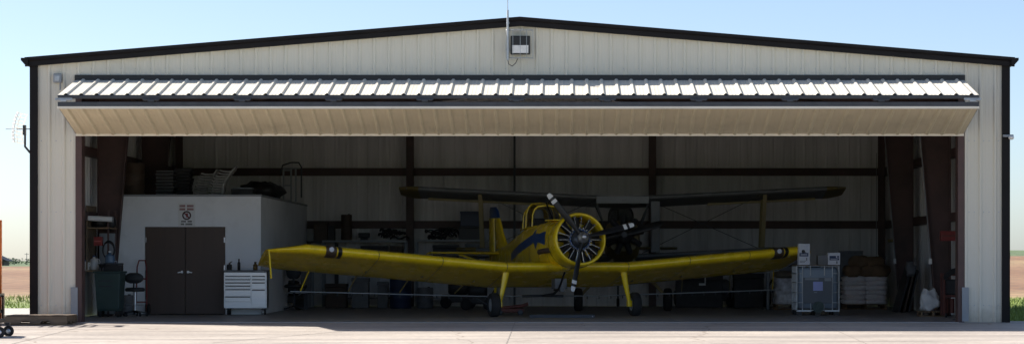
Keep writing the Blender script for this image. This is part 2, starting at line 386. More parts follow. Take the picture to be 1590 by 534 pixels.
# ------------------------------------------------------------------ hangar
HX, D = 10.02, 18.5
def roof_z(x): return 6.16 - (6.16-5.34)*abs(x)/HX
hang = thing('hangar', 'cream metal hangar with dark trim and its folding door raised', 'hangar')
PROF = [(0,0),(.03,.032),(.062,.032),(.092,0),(.155,0),(.162,.0025),(.178,.0025),(.185,0),(.222,0),(.229,.0025),(.245,.0025),(.252,0)]
def prof_pts(x0, x1, period=.3035, off=0.0):
    k0 = math.floor((x0-off)/period)-1; pts = []
    k = k0
    while off+k*period < x1:
        for dx,h in PROF:
            x = off+k*period+dx
            if x0-1e-6 <= x <= x1+1e-6: pts.append((x,h))
        k += 1
    if not pts or pts[0][0] > x0+1e-4: pts.insert(0,(x0,0))
    if pts[-1][0] < x1-1e-4: pts.append((x1,0))
    return pts
def ribbed(g, x0, x1, zb, zt, y, sgn=-1, hs=1.0, m=0, off=0.0):
    pts = prof_pts(x0,x1,off=off); vs = []
    for x,h in pts:
        h *= hs; vs.append((x, y+sgn*h, zb(x))); vs.append((x, y+sgn*h, zt(x)))
    fs = [(2*i,2*i+2,2*i+3,2*i+1) for i in range(len(pts)-1)]
    if sgn > 0: fs = [f[::-1] for f in fs]
    return g.add(vs, fs, m)
JX = 9.12                                            # outer edge of the jamb
OPZ = 5.0
g = MB()
ribbed(g,-HX+.02,-JX, lambda x:0.0, lambda x:roof_z(x), -.012)
ribbed(g, JX, HX-.02, lambda x:0.0, lambda x:roof_z(x), -.012)
ribbed(g,-JX, JX, lambda x:OPZ+.06, lambda x:roof_z(x), -.012)
for zz in (.35,2.26,3.72):
    for sg in (-1,1):
        for k in range(3):
            for e in (.10,.21): x = sg*(JX+.1+.3035*k+e-.1); g.cyl((x,-.012,zz),(x,-.022,zz),.011,n=6,m=1,smooth=False)
for zz,lim in ((5.2,9.1),(5.62,6.3)):
    k = -lim
    while k < lim: g.cyl((k,-.012,zz),(k,-.022,zz),.011,n=6,m=1,smooth=False); k += .3035
g.build('front_wall', [cream, galv], hang)
g = MB()                                             # inside face of the front wall
g.box(-HX+.03,-JX,.0,.02,0,5.2); g.box(JX,HX-.03,.0,.02,0,5.2)
g.prism([(-JX,OPZ+.06),(JX,OPZ+.06),(JX,roof_z(JX)-.03),(0,roof_z(0)-.03),(-JX,roof_z(JX)-.03)],'y',0,.02)
g.build('front_liner', liner, hang)
for sg in (-1,1):
    g = MB(); g.box(min(sg*HX,sg*(HX-.02)),max(sg*HX,sg*(HX-.02)),-.005,D,0,5.3)
    # ribs outside
    yy = .3
    while yy < D: g.box(min(sg*HX,sg*(HX+.03)),max(sg*HX,sg*(HX+.03)),yy,yy+.06,0,5.3); yy += .3035
    g.build('side_wall', cream, hang)
    # ribbed liner
    g = MB(); ribbed(g,.03,D-.02,lambda x:0.0,lambda x:5.28,0,-1,.5)
    g.v = [(sg*(HX-.03)+sg*y, x, z) for x,y,z in g.v]; 
    if sg > 0: g.f = [f[::-1] for f in g.f]
    g.build('side_liner', liner, hang)
    for zz in (2.26,3.72,4.9):
        MB().box(min(sg*(HX-.07),sg*(HX-.24)),max(sg*(HX-.07),sg*(HX-.24)),.35,D-.3,zz-.1,zz+.1).build('girt', steel, hang)
    # corner trim
    g = MB(); g.box(min(sg*(HX-.13),sg*(HX+.012)),max(sg*(HX-.13),sg*(HX+.012)),-.065,-.047,0,5.28); g.box(min(sg*(HX+.0322),sg*(HX+.040)),max(sg*(HX+.0322),sg*(HX+.040)),-.0465,.16,0,5.26); g.box(min(sg*(HX+.0005),sg*(HX+.0322)),max(sg*(HX+.0005),sg*(HX+.0322)),-.0465,-.03,0,5.26)
    g.build('corner_trim', trim, hang)
    # jamb
    g = MB(); g.box(min(sg*JX,sg*(JX-.13)),max(sg*JX,sg*(JX-.13)),-.05,.30,0,OPZ); g.build('door_jamb', steel, hang, bevel=.006)
    g = MB(); g.box(min(sg*(JX-.05),sg*(JX+.09)),max(sg*(JX-.05),sg*(JX+.09)),-.075,-.052,.02,.72); g.build('jamb_guard', pale_grey, hang, bevel=.004)
g = MB(); g.box(-HX+.02,HX-.02,D-.02,D,0,5.3); g.prism([(-HX+.02,5.3),(HX-.02,5.3),(0,6.12)],'y',D-.02,D); g.build('back_wall', cream, hang)
g = MB(); ribbed(g,-HX+.04,HX-.04,lambda x:0.0,lambda x:roof_z(x)-.05,D-.04,-1,.4); g.build('back_liner', liner, hang)
for zz in (2.26,3.72,4.95):
    g = MB(); 
    g.box(-HX+.1,HX-.1,D-.26,D-.085,zz-.105,zz-.09); g.box(-HX+.1,HX-.1,D-.26,D-.245,zz-.09,zz+.09); g.box(-HX+.1,HX-.1,D-.26,D-.085,zz+.09,zz+.105)
    g.build('girt', steel, hang)
def ibeam(x, y, z1, wd, dp, tf=.02):
    g = MB(); g.box(x-wd/2,x+wd/2,y-dp/2,y-dp/2+tf,0,z1); g.box(x-wd/2,x+wd/2,y+dp/2-tf,y+dp/2,0,z1); g.box(x-tf/2,x+tf/2,y-dp/2+tf,y+dp/2-tf,0,z1); return g
for xx in (-3.33,3.38): ibeam(xx,D-.42,5.7,.2,.3).build('wall_column', steel, hang)
ibeam(9.72,D-.42,5.2,.16,.3).build('wall_column', steel, hang); ibeam(-9.72,D-.42,5.2,.16,.3).build('wall_column', steel, hang)
MB().box(-.47,-.41,D-.34,D-.28,0,5.9).build('sag_rod', dsteel, hang)
for fyy in (6.15,12.3):
    for sg in (-1,1):
        g = MB()
        zo = 5.12
        out = HX-.25
        prof = [(out,0),(out-.30,0),(out-.70,zo-.45),(0,5.55),(0,6.02),(out,5.2)]
        pl = [(sg*a,b) for a,b in prof]
        g.prism(pl if sg<0 else pl[::-1],'y',fyy-.006,fyy+.006)
        # flanges
        def fl(p,q,wd=.2): g.bar((sg*p[0],fyy,p[1]),(sg*q[0],fyy,q[1]),wd,.02)
        g.bar((sg*(out-.31),fyy,0),(sg*(out-.71),fyy,zo-.45),.2,.02,up=(1,0,0)); g.bar((sg*(out+.01),fyy,0),(sg*(out+.01),fyy,5.15),.2,.02,up=(1,0,0))
        fl((out-.7,zo-.46),(0,5.54)); fl((out,5.21),(0,6.03))
        g.build('frame_column', steel, hang)
        # conduit down the inner flange with an outlet box
        if sg > 0:
            g = MB(); zc = Z(402,fyy)
            xin = lambda z: sg*(out-.31-.40*z/(zo-.45))
            g.cyl((xin(zc)-.022,fyy-.07,zc),(xin(4.6)-.022,fyy-.07,4.6),.011,n=8); g.build('conduit', pale_grey, hang)
            MB().obox((xin(zc)-.03,fyy-.07,zc-.05),(.08,.06,.13)).build('outlet_box', white, hang, bevel=.008)
# roof
g = MB()
for sg in (-1,1):
    a = [(sg*(HX+.06),-.05,roof_z(HX+.06)+.05),(0,-.05,6.22),(0,D+.05,6.22),(sg*(HX+.06),D+.05,roof_z(HX+.06)+.05)]
    b = [(x,y,z-.06) for x,y,z in a]
    f = [(0,1,2,3),(7,6,5,4),(0,4,5,1),(1,5,6,2),(2,6,7,3),(3,7,4,0)]
    g.add(a+b, f if sg<0 else [q[::-1] for q in f])
g.build('roof', [roofout], hang)
g = MB(); g.add([(-HX+.03,.03,roof_z(HX)-.03),(HX-.03,.03,roof_z(HX)-.03),(HX-.03,D-.03,roof_z(HX)-.03),(-HX+.03,D-.03,roof_z(HX)-.03),(0,.03,6.13),(0,D-.03,6.13)],[(0,4,5,3),(4,1,2,5)]); g.build('roof_insulation', roofin, hang)
for sg in (-1,1):
    g = MB()
    for k in range(1,7):
        x = sg*k*1.45; z = roof_z(x)-.1
        g.box(x-.03,x+.03,.3,D-.3,z-.1,z+.09)
    g.build('purlin', steel, hang)
# rake trim: stepped dark profile along the gable
g = MB()
tp = [(-.19,-.095),(-.19,.0),(-.235,.03),(-.235,.09),(-.05,.09),(-.05,-.095)]
for sg in (-1,1):
    rings = []
    for x in (0, sg*(HX+.12)):
        rings.append([(x, y+.06 if y<-.1 else y, roof_z(x)-.0+z) for y,z in tp])
    g.loft(rings, 0, False)
g.build('rake_trim', trim, hang)
for sg in (-1,1):
    g = MB(); ze = roof_z(HX+.05)
    poly = [(sg*(HX+.045),ze-.09),(sg*(HX+.09),ze-.09),(sg*(HX+.19),ze+.02),(sg*(HX+.19),ze+.07),(sg*(HX+.045),ze+.07)]
    g.prism(poly if sg>0 else poly[::-1],'y',-.20,D+.05); g.build('gutter', trim, hang)
# ------- folding door
MB().box(-9.13,9.13,-.085,.22,OPZ-.06,OPZ+.065).build('door_header', black, hang)
door = MB().box(-9.0,9.0,.05,.12,OPZ-.2,OPZ-.065).build('folding_door', dsteel, hang)
DW = 9.11; TY = -1.93
def sheet(g, a, b, nsign):                           # ribbed sheet from edge a (y,z) to b (y,z), ribs along the slope
    pts = prof_pts(-DW,DW,off=.11); d = Vector((b[0]-a[0], b[1]-a[1])).normalized(); n = Vector((-d.y, d.x))*nsign
    vs = []
    for x,h in pts:
        vs += [(x, a[0]+n.x*h, a[1]+n.y*h), (x, b[0]+n.x*h, b[1]+n.y*h)]
    g.add(vs, [(2*i,2*i+2,2*i+3,2*i+1) for i in range(len(pts)-1)])
A, T = (-.09,4.955), (TY,4.535)
g = MB(); sheet(g, A, T, -1)
d = Vector((T[0]-A[0],T[1]-A[1])).normalized(); n = Vector((-d.y,d.x))
if n.y < 0: n = -n
g2 = MB(); sheet(g2, A, T, 1 if (Vector((-d.y,d.x)).y > 0) else -1); g = g2
up = g.build('upper_panel', lit_cream_panel, door)
g = MB(); g.prism([(A[0],A[1]-.02),(T[0],T[1]-.012),(T[0]+.01,T[1]-.075),(A[0],A[1]-.085)],'x',-DW+.01,DW-.01)
g.build('upper_backing', dsteel, door)
g = MB(); g.box(-DW,DW,TY-.012,TY+.05,4.475,4.53); g.build('upper_edge_beam', dsteel, door, bevel=.004)
B0, B1 = (-.06,3.86), (TY,4.30)
g = MB(); d = Vector((B1[0]-B0[0],B1[1]-B0[1])).normalized(); sg = 1 if Vector((-d.y,d.x)).y < 0 else -1
sheet(g, B0, B1, sg); g.build('lower_panel', shaded_cream_panel, door)
g = MB(); g.prism([(B0[0],B0[1]+.012),(B1[0],B1[1]+.012),(B1[0],B1[1]+.09),(B0[0],B0[1]+.09)],'x',-DW+.01,DW-.01); g.build('lower_backing', dsteel, door)
g = MB(); g.box(-DW,DW,TY-.012,TY+.05,4.312,4.398); g.build('lower_edge_beam', dsteel, door, bevel=.004)
g = MB(); g.box(-DW-.005,DW+.005,TY-.022,TY+.03,4.262,4.310); g.box(-DW,DW,-.085,-.045,3.815,3.862); g.build('edge_flashing', lit_cream_panel, door, bevel=.004)
g = MB(); 
for sg in (-1,1):
    x0,x1 = sorted((sg*DW, sg*(DW-.012)))
    g.prism([(B0[0],B0[1]),(B1[0],B1[1]),(B1[0],B1[1]+.10),(B0[0],B0[1]+.10)],'x',x0,x1)
    g.prism([(A[0],A[1]-.09),(T[0],T[1]-.08),(T[0],T[1]-.003),(A[0],A[1]-.003)],'x',x0,x1)
g.build('end_plate', pale_grey, door)
for k in range(11):
    x = X(93+k*141.7, TY); x = max(-DW+.12,min(DW-.12,x))
    g = MB(); g.box(x-.17,x+.17,TY-.03,TY+.01,4.435,4.475); g.box(x-.06,x+.06,TY-.05,TY+.01,4.40,4.44); g.cyl((x-.15,TY-.02,4.437),(x+.15,TY-.02,4.437),.022,n=8)
    g.build('hinge', galv if k in (0,10) else dsteel, door)
# ------- things on the facade
t = thing('floodlight', 'black square floodlight in a wire guard under the roof peak', 'floodlight', (X(808,-.1),-.05,Z(71,-.1)))
MB().box(-.20,.20,-.16,-.03,-.19,.19).build('housing', black, t, bevel=.015)
MB().box(-.165,.165,-.168,-.160,-.165,-.005).build('lens', mat('pale_lamp_lens',(.75,.74,.72),.3,0,.12,14), t)
g = MB()
for zz in (.30,-.27): g.tube([(-.29,-.03,zz),(-.29,-.24,zz),(.26,-.24,zz),(.26,-.03,zz)],.008,6)
for xx in (-.29,-.15,0,.13,.26): g.tube([(xx,-.24,.30),(xx,-.24,-.27)],.005,5)
for k in range(18): g.cyl((-.29+k*.0325,-.24,.30),(-.29+k*.0325,-.03,.30),.004,n=4); g.cyl((-.29+k*.0325,-.24,-.27),(-.29+k*.0325,-.03,-.27),.004,n=4)
g.build('wire_guard', galv, t)
t = thing('whip_antenna', 'tall thin whip antenna clamped to the wall beside the roof peak', 'antenna', (X(788.5,-.2),-.31,5.35))
MB().cyl((0,0,0),(0,0,1.02),.022,n=8).build('mast', galv, t); MB().cyl((0,0,1.02),(0,0,1.75),.009,.006,n=6).build('whip', galv, t)
MB().tube([(0,0,.02),(.02,0,-.08),(.09,.05,-.12),(.16,.15,-.05),(.2,.24,.05)],.008,6).build('cable', black, t)
g = MB(); g.box(-.03,.03,0,.28,.2,.23); g.box(-.03,.03,0,.28,.75,.78); g.build('bracket', galv, t)
t = thing('junction_box', 'small grey electrical box on the left end of the facade', 'junction box', (X(90,-.05),-.045,Z(122,-.05)))
MB().box(-.085,.085,-.09,0,-.095,.095).build('housing', pale_grey, t, bevel=.02); MB().box(-.05,.05,-.102,-.092,-.06,.05).build('cover', galv, t, bevel=.01); MB().cyl((.05,-.03,-.095),(.05,-.03,-.24),.014,n=8).build('conduit', pale_grey, t)
t = thing('grid_antenna', 'white parabolic grid antenna on the left outer wall', 'antenna', (-HX-.05,.12,Z(205,.1)))
g = MB()
def para(u,v): return Vector((-.30+.30*(u*u+v*v)*.0 - .0, u, v))
for k in range(-4,5):                                # grid rods of the dish, seen nearly edge on
    zz = k*.075; pts = []
    for j in range(-6,7):
        yy = j*.07; pts.append((-.36+.55*(yy*yy+zz*zz), yy, .05+zz))
    g.tube(pts,.010,6)
for j in (-6,-3,0,3,6):
    yy = j*.07; g.tube([(-.36+.55*(yy*yy+(k*.0375)**2), yy, .05+k*.0375) for k in range(-8,9)],.010,6)
g.xf(Matrix.Translation((.36,0,0)) @ Matrix.Rotation(R(14),4,'Y') @ Matrix.Translation((-.36,0,0)) if False else Matrix.Rotation(R(8),4,'Y'))
g.build('dish', white, t)
g = MB(); g.cyl((-.3,0,.06),(-.02,0,.06),.012,n=6); g.cyl((-.36,0,.06),(-.52,0,.06),.008,n=6); g.build('feed_arm', galv, t)
g = MB(); g.box(-.16,-.10,-.04,.04,-.06,.14); g.tube([(-.12,0,-.05),(-.12,0,-.3),(-.02,0,-.42),(.03,0,-.42)],.024,8); g.build('bracket', dsteel, t)
t = thing('security_light', 'small pale security light on the right corner of the hangar', 'light fixture', (HX+.0,-.07,Z(212,-.05)))
MB().box(-.12,.10,-.06,0,-.015,.035).build('bracket', pale_grey, t, bevel=.01); MB().ell((.04,-.11,-.03),.06,.07,.045).build('lamp_head', white, t)

# ------------------------------------------------------------------ store room inside
RY = 7.4; RX1 = X(405,RY); RH = Z(305,RY)
room = thing('store_room', 'white painted plywood store room with brown double doors', 'store room')
dx0, dx1, dz = X(225,RY), X(350,RY), Z(352,RY)
g = MB(); g.box(-9.7,dx0,RY,RY+.1,.006,RH); g.box(dx1,RX1,RY,RY+.1,.006,RH); g.box(dx0,dx1,RY,RY+.1,dz,RH)
g.build('front_wall', roomwall, room)
MB().box(RX1-.1,RX1-.002,RY+.102,D-.3,.006,RH-.002).build('side_wall', roomwall, room)
MB().box(-9.7,RX1+.015,RY-.015,D-.29,RH+.002,RH+.045).build('roof', pale_grey, room)
g = MB(); g.box(dx0-.06,dx0,RY-.012,RY-.002,.006,dz+.06); g.box(dx1,dx1+.06,RY-.012,RY-.002,.006,dz+.06); g.box(dx0,dx1,RY-.012,RY-.002,dz,dz+.06); g.build('door_frame', roomwall, room)
mid = (dx0+dx1)/2
for a,b,sgn in ((dx0+.01,mid-.006,1),(mid+.006,dx1-.01,-1)):
    dd = MB().box(a,b,RY+.01,RY+.055,.02,dz-.01).build('door', doorbrown, room, bevel=.004)
    hx = (mid-.07) if sgn>0 else (mid+.07)
    g = MB(); g.cyl((hx,RY+.009,1.0),(hx,RY-.04,1.0),.03,n=10); g.bar((hx,RY-.045,1.0),(hx+(-.1 if sgn>0 else .1),RY-.045,.985),.02,.025); g.build('handle', chrome, dd)
    ex = a+.012 if sgn>0 else b-.012
    for zz in (.3,1.1,1.75): MB().box(ex-.014,ex+.014,RY-.012,RY+.008,zz-.06,zz+.06).build('hinge', chrome, dd)
# notice above the doors (its two lines of print above and below the round symbol are too small to read)
sx, sz = X(290,RY), Z(333,RY)
t = thing('warning_sign', 'small sign with red print and a round prohibition symbol above the brown doors', 'sign', (sx,RY-.005,sz))
MB().box(-.20,.20,-.008,0,-.29,.27).build('board', mat('sign_board',(.76,.77,.78),.6,0,.05,4), t)
def dashes(g, z, h, segs, x0):
    for a,b in segs:
        n = max(1,int(round((b-a)/.028))); wch = (b-a)/n
        for k in range(n): g.box(x0+a+k*wch, x0+a+k*wch+wch*.72, -.011,-.009, z-h/2, z+h/2)
g = MB(); dashes(g,.20,.05,[(0,.135),(.175,.33)],-.165); dashes(g,.125,.05,[(0,.135),(.175,.33)],-.165); g.build('red_print', red_ink, t)
g = MB(); dashes(g,-.16,.04,[(0,.11),(.15,.25)],-.125); dashes(g,-.225,.04,[(0,.08),(.11,.27)],-.135); g.build('black_print', black, t)
g = MB(); g.lathe([(.105,-.009),(.105,-.013),(.075,-.013),(.075,-.009)],(0,0,-.02),(0,1,0),24,closed=True); g.build('symbol_ring', mat('symbol_dark',(.05,.012,.012),.6), t)
g = MB(); g.cyl((0,-.0085,-.02),(0,-.0115,-.02),.074,n=24); g.build('symbol_disc', paper, t)
g = MB(); g.obox((0,-.0135,-.02),(.15,.003,.028),(0,R(45),0)); g.box(-.012,.03,-.0128,-.0118,-.065,.03); g.build('symbol_bar', red_ink, t)

# things on the store room roof
RT = RH+.047
def drum(name,label,cat,loc,r,h,m,group=None,band=None):
    t = thing(name,label,cat,loc,0,group)
    MB().lathe([(.02,0),(r*.96,0),(r,.02),(r,h*.32),(r*1.03,h*.335),(r,h*.35),(r,h*.65),(r*1.03,h*.665),(r,h*.68),(r,h-.02),(r*.97,h),(.02,h-.01)],(0,0,0),n=22,m=0).build('shell', m, t)
    MB().cyl((r*.45,0,h-.008),(r*.45,0,h+.02),.035,n=10).build('bung', band or dsteel, t)
    return t
drum('fibre_drum','brown drum on the store room roof beside the tall column','drum',(X(207,9),9.0,RT),.27,.80,brownjunk)
# stacked seat shells, leaning as nested seats do
def make_chair(label, group):
    t = thing('seat_shell', label, 'seat', (0,0,0), 0, group)
    g = MB(); rings = []
    for x,z in ((-.17,.035),(-.10,.012),(.03,.0),(.13,.008)):
        rings.append([(x,-.20,z),(x,.20,z),(x,.20,z+.018),(x,-.20,z+.018)])
    g.loft(rings,0,False); g.build('seat', chair_m, t)
    g = MB(); rings = []
    for x,z in ((.135,.01),(.16,.04),(.175,.08),(.195,.135)):
        rings.append([(x,-.19,z),(x+.016,-.19,z),(x+.016,.19,z),(x,.19,z)])
    g.loft(rings,0,False); g.build('backrest', chair_m, t)
    for sy in (-.205,.205): MB().tube([(-.18,sy,.03),(-.08,sy,.0),(.12,sy,.0),(.16,sy,.05),(.19,sy,.13)],.012,6).build('side_rail', chair_m, t)
    return t
ch0 = None
for (px, yy, n, lean, gl) in ((317,9.0,9,.016,'left'),(339,8.7,10,.020,'right')):
    lab = 'grey seat shell in the %s leaning stack on the store room roof' % gl
    grp = '%s stack of seat shells on the store room roof' % gl
    for k in range(n):
        loc = (X(px,yy)-.05+k*lean*(.3+.14*k), yy, RT+.012+k*.062)
        if ch0 is None: ch0 = make_chair(lab, grp); ch0.location = loc
        else: dup(ch0, loc, 0, lab, grp)
# shallow trays
tr0 = None
for (px, yy, n, z0, lab, grp) in ((259,9.4,8,0,'pale rimmed tray in the left stack of trays on the store room roof','left stack of trays'),(285,9.9,9,0,'dark tray in the right stack of trays on the store room roof','right stack of trays')):
    for k in range(n):
        if px == 259 or k == 0:
            pass
        loc = (X(px,yy)+random.uniform(-.03,.03), yy, RT+k*.078)
        if px==259:
            if k==0: tr0=None
            if tr0 is None:
                tr0 = thing('storage_tray',lab,'tray',loc,0,grp)
                g = MB(); g.box(-.2,.2,-.25,.25,0,.055); g.build('body', darkjunk, tr0); g = MB(); g.box(-.215,.215,-.265,.265,.056,.070); g.build('rim', pale_grey, tr0, bevel=.004)
            else: dup(tr0, loc, 0, lab, grp)
        else:
            if k==0:
                tr1 = thing('storage_tray',lab,'tray',loc,0,grp)
                g = MB(); g.box(-.2,.2,-.25,.25,0,.055); g.build('body', darkjunk, tr1); g = MB(); g.box(-.215,.215,-.265,.265,.056,.070); g.build('rim', darkjunk, tr1, bevel=.004)
            else: dup(tr1, loc, 0, lab, grp)
t = thing('dark_crate','dark crate with a pale lid bar beside the leaning chair stacks','crate',(X(378,9),9.0,RT))
MB().box(-.26,.26,-.3,.3,0,.17).build('body', darkjunk, t, bevel=.01); MB().box(-.23,.23,-.31,.2,.172,.20).build('lid', pale_grey, t, bevel=.006)
t = thing('equipment_case','black tarpaulin covered heap on the rear of the store room roof','covered heap',(X(405,12),12.0,RT))
MB().ell((0,0,.16),.55,.8,.27,18,10,0,.8,.35,2).build('tarpaulin', black, t)
t = thing('ladder_rack','upright steel window frame with curved handle on the store room roof','frame',(X(452,14.5),14.5,RT))
g = MB(); 
for xx in (-.2,.0,.12): g.box(xx-.02,xx+.02,-.03,.03,0,.85)
for zz in (.02,.42,.82): g.box(-.18,-.02,-.025,.025,zz-.015,zz+.015)
g.box(-.2,.24,-.02,.02,.855,.88); g.build('frame', pale_grey, t)
MB().tube([(-.28,0,.75),(-.22,0,.95),(.0,0,1.02),(.2,0,1.02),(.27,0,.9),(.27,0,.1)],.022,6).build('handle', dsteel, t)

# ------------------------------------------------------------------ left workshop corner
LW = -HX+.06
t = thing('wall_shelf','narrow plywood shelf board fixed to the left hangar wall','shelf',(-9.62,5.45,0))
MB().box(-.2,.30,-.6,.55,1.98,2.01).build('upper_board', wood, t); MB().box(-.2,.3,-.6,.55,1.02,1.05).build('lower_board', wood, t)
MB().box(-.2,-.17,-.6,.55,1.06,2.5).build('back_board', wood_grey, t)
for yy in (-.5,.45): MB().bar((.28,yy,2.4),(.28,yy,0.01),.04,.04).build('upright', steel, t)
t = thing('pipe_roll','white rolled tube lying across the upper wall shelf','tube',(-9.55,4.9,2.19))
MB().cyl((-.25,0,.03),(.30,.05,0),.06,n=14).build('tube', white, t); MB().cyl((.30,.05,0),(.325,.052,0),.064,n=14).build('end_cap', pale_grey, t)
tag(MB().ell((0,0,.10),.14,.16,.13,12,7,0,.8,.3,4).build('rag_bundle', black, None, (-9.62,5.35,2.011)),'black bundle of rags on the upper wall shelf','rags')
tag(MB().ell((0,0,.10),.12,.16,.16,12,7,0,.8,.3,9).build('canvas_bag', black, None, (-9.42,5.75,2.011)),'dark canvas bag at the right end of the upper wall shelf','bag')
t = thing('red_cabinet','small red cabinet on the left wall below the white tube','cabinet',(-9.45,4.85,1.70))
MB().box(-.18,.0,-.1,.1,-.1,.1).build('housing', red, t, bevel=.008); MB().box(-.17,-.02,-.108,-.102,-.012,.012).build('label_strip', mat('pale_red_strip',(.45,.12,.1),.6), t)
def jug(label, loc, m, h=.3, w=.17, cap=None):
    t = thing('plastic_jug', label, 'jug', loc)
    MB().lathe([(.01,0),(w*.5,0),(w*.52,.02),(w*.52,h*.65),(w*.4,h*.82),(.03,h*.92),(.03,h)],n=14).build('body', m, t)
    MB().cyl((0,0,h),(0,0,h+.03),.035,n=10).build('cap', cap or blue, t)
    MB().tube([(w*.5,0,h*.45),(w*.72,0,h*.6),(w*.55,0,h*.8),(w*.3,0,h*.86)],.013,6).build('handle', m, t)
    return t
jug('white plastic jug on the lower wall shelf next to the column',(X(146,5.2),5.2,1.052),white,.30,.2)
jug('small white jug at the near end of the lower wall shelf',(X(134,4.95),4.95,1.052),white,.2,.13)
jug('cloudy jug with dark cap on the lower wall shelf behind the white jugs',(X(140,5.7),5.7,1.052),greyjunk,.34,.2)
t = thing('coiled_cable','black coiled cable hanging from the wall shelf upright','cable',(-9.32,4.9,1.50))
for k in range(5): MB().tube([(math.cos(a)*.13,-.05+.018*k,math.sin(a)*(.17+.01*k)) for a in [i*2*math.pi/20 for i in range(20)]],.014,6,closed=True).build('loop', black, t)
# tall pale panel in front of the column
t = thing('metal_locker','narrow pale grey metal locker standing against the left column','locker',(X(169,6.0),5.7,0))
MB().box(-.17,.17,0,.3,.05,Z(362,5.7)).build('body', pale_grey, t, bevel=.008); MB().box(-.15,.15,-.012,-.002,.09,Z(362,5.7)-.04).build('door', pale_grey, t, bevel=.004); MB().box(.09,.12,-.03,-.012,.85,.97).build('handle', dsteel, t)
# green wheeled tool bin
GY = 4.9
t = thing('green_bin','dark green wheeled bin standing in the left front corner','bin',(X(171,GY),GY,0))
g = MB(); rings = []
for z,hw,hd in ((.14,.23,.27),(.2,.25,.30),(.55,.27,.33),(.98,.295,.36)):
    rings.append([(-hw,-hd,z),(hw,-hd,z),(hw,hd,z),(-hw,hd,z)])
g.loft(rings,0,False); g.build('tub', green_bin, t, bevel=.03)
g = MB(); g.box(-.32,.32,-.40,.39,.982,1.03); g.build('lid', green_bin, t, bevel=.018)
g = MB(); g.box(-.2,.12,-.352,-.335,.80,.83); g.box(-.2,.12,-.345,-.325,.68,.71); g.build('handle_bar', dsteel, t)
for sg in (-1,1):
    g = MB(); g.lathe([(.03,-.03),(.09,-.03),(.1,-.015),(.1,.015),(.09,.03),(.03,.03)],(sg*.2,-.16,.104),(1,0,0),16); g.build('wheel', rubber, t)
    g = MB(); g.lathe([(.03,-.03),(.09,-.03),(.1,-.015),(.1,.015),(.09,.03),(.03,.03)],(sg*.2,.18,.104),(1,0,0),16); g.build('wheel', rubber, t)
bx = X(172,GY)
t = thing('toolbox','black lidded toolbox on top of the green bin','toolbox',(bx+.06,GY,1.032)); MB().box(-.2,.2,-.14,.14,0,.14).build('body', black, t, bevel=.01); MB().box(-.205,.205,-.145,.145,.142,.18).build('lid', dsteel, t, bevel=.01); MB().tube([(-.08,-.02,.18),(-.08,-.02,.22),(.08,-.02,.22),(.08,-.02,.18)],.01,6).build('handle', chrome, t)
t = thing('water_bottle','large blue water bottle on the black toolbox','bottle',(bx-.02,GY,1.212)); MB().lathe([(.01,0),(.10,0),(.11,.02),(.11,.07),(.105,.085),(.11,.1),(.11,.15),(.09,.18),(.035,.20),(.03,.24)],n=16).build('body', mat('blue_water_bottle',(.10,.17,.26),.2,0,.1,5), t); MB().cyl((0,0,.24),(0,0,.265),.034,n=10).build('cap', white, t)
t = thing('funnel','small dark funnel leaning on the lid of the green bin','funnel',(bx-.17,GY-.2,1.032)); MB().lathe([(.09,.16),(.085,.15),(.02,.06),(.014,0)],n=14).build('cone', black, t); MB().tube([(.09,0,.15),(.13,0,.13),(.09,0,.1)],.008,5).build('handle', black, t)
# stool with oval backrest
SY = 5.5
t = thing('shop_stool','black swivel shop stool with oval backrest beside the green bin','stool',(X(209,SY),SY,0))
MB().ell((0,-.10,.87),.225,.05,.13,18,8).build('backrest', fabric, t)
MB().lathe([(.02,.565),(.2,.565),(.225,.59),(.225,.63),(.19,.655),(.02,.66)],(0,.05,0),n=22).build('seat', fabric, t)
MB().tube([(0,-.1,.75),(0,-.14,.62),(0,-.02,.575)],.02,6).build('back_support', black, t)
MB().cyl((0,.05,.12),(0,.05,.57),.035,n=12).build('pedestal', chrome, t)
g = MB()
for k in range(5):
    a = k*2*math.pi/5+.3; g.bar((0,.05,.13),(.27*math.cos(a),.05+.27*math.sin(a),.075),.045,.03)
g.build('star_base', black, t)
for k in range(5):
    a = k*2*math.pi/5+.3; MB().lathe([(.01,-.018),(.03,-.018),(.034,0),(.03,.018),(.01,.018)],(.27*math.cos(a),.05+.27*math.sin(a),.036),(math.sin(a),-math.cos(a),0),12).build('caster', rubber, t)
g = MB(); g.tube([(.19*math.cos(a),.05+.19*math.sin(a),.26) for a in [i*2*math.pi/24 for i in range(24)]],.011,6,closed=True)
for k in range(4): g.cyl((0,.05,.26),(.19*math.cos(k*1.571),.05+.19*math.sin(k*1.571),.26),.009,n=6)
g.build('foot_ring', chrome, t)
drum('steel_bucket','grey steel drum behind the black shop stool','drum',(X(196,6.95),6.95,0.005),.16,.46,greyjunk)
# red hand truck leaning on the store room front
t = thing('hand_truck','red tubular hand truck leaning on the white store room wall','hand truck',(X(219,7.1),7.12,0))
g = MB(); g.tube([(-.13,0,.1),(-.11,.1,1.12),(-.07,.12,1.27),(.07,.12,1.27),(.11,.1,1.12),(.13,0,.1)],.017,8); g.build('frame', red, t)
g = MB(); [g.bar((-.125,.03+.025*k,.3+.27*k),(.125,.03+.025*k,.3+.27*k),.02,.03) for k in (0,2)]; g.build('crossbar', red, t)
MB().box(-.17,.17,-.24,.0,.012,.022).build('toe_plate', dsteel, t)
for sg in (-1,1): MB().lathe([(.03,-.03),(.11,-.03),(.13,-.01),(.13,.01),(.11,.03),(.03,.03)],(sg*.17,.06,.135),(1,0,0),18).build('wheel', rubber, t)
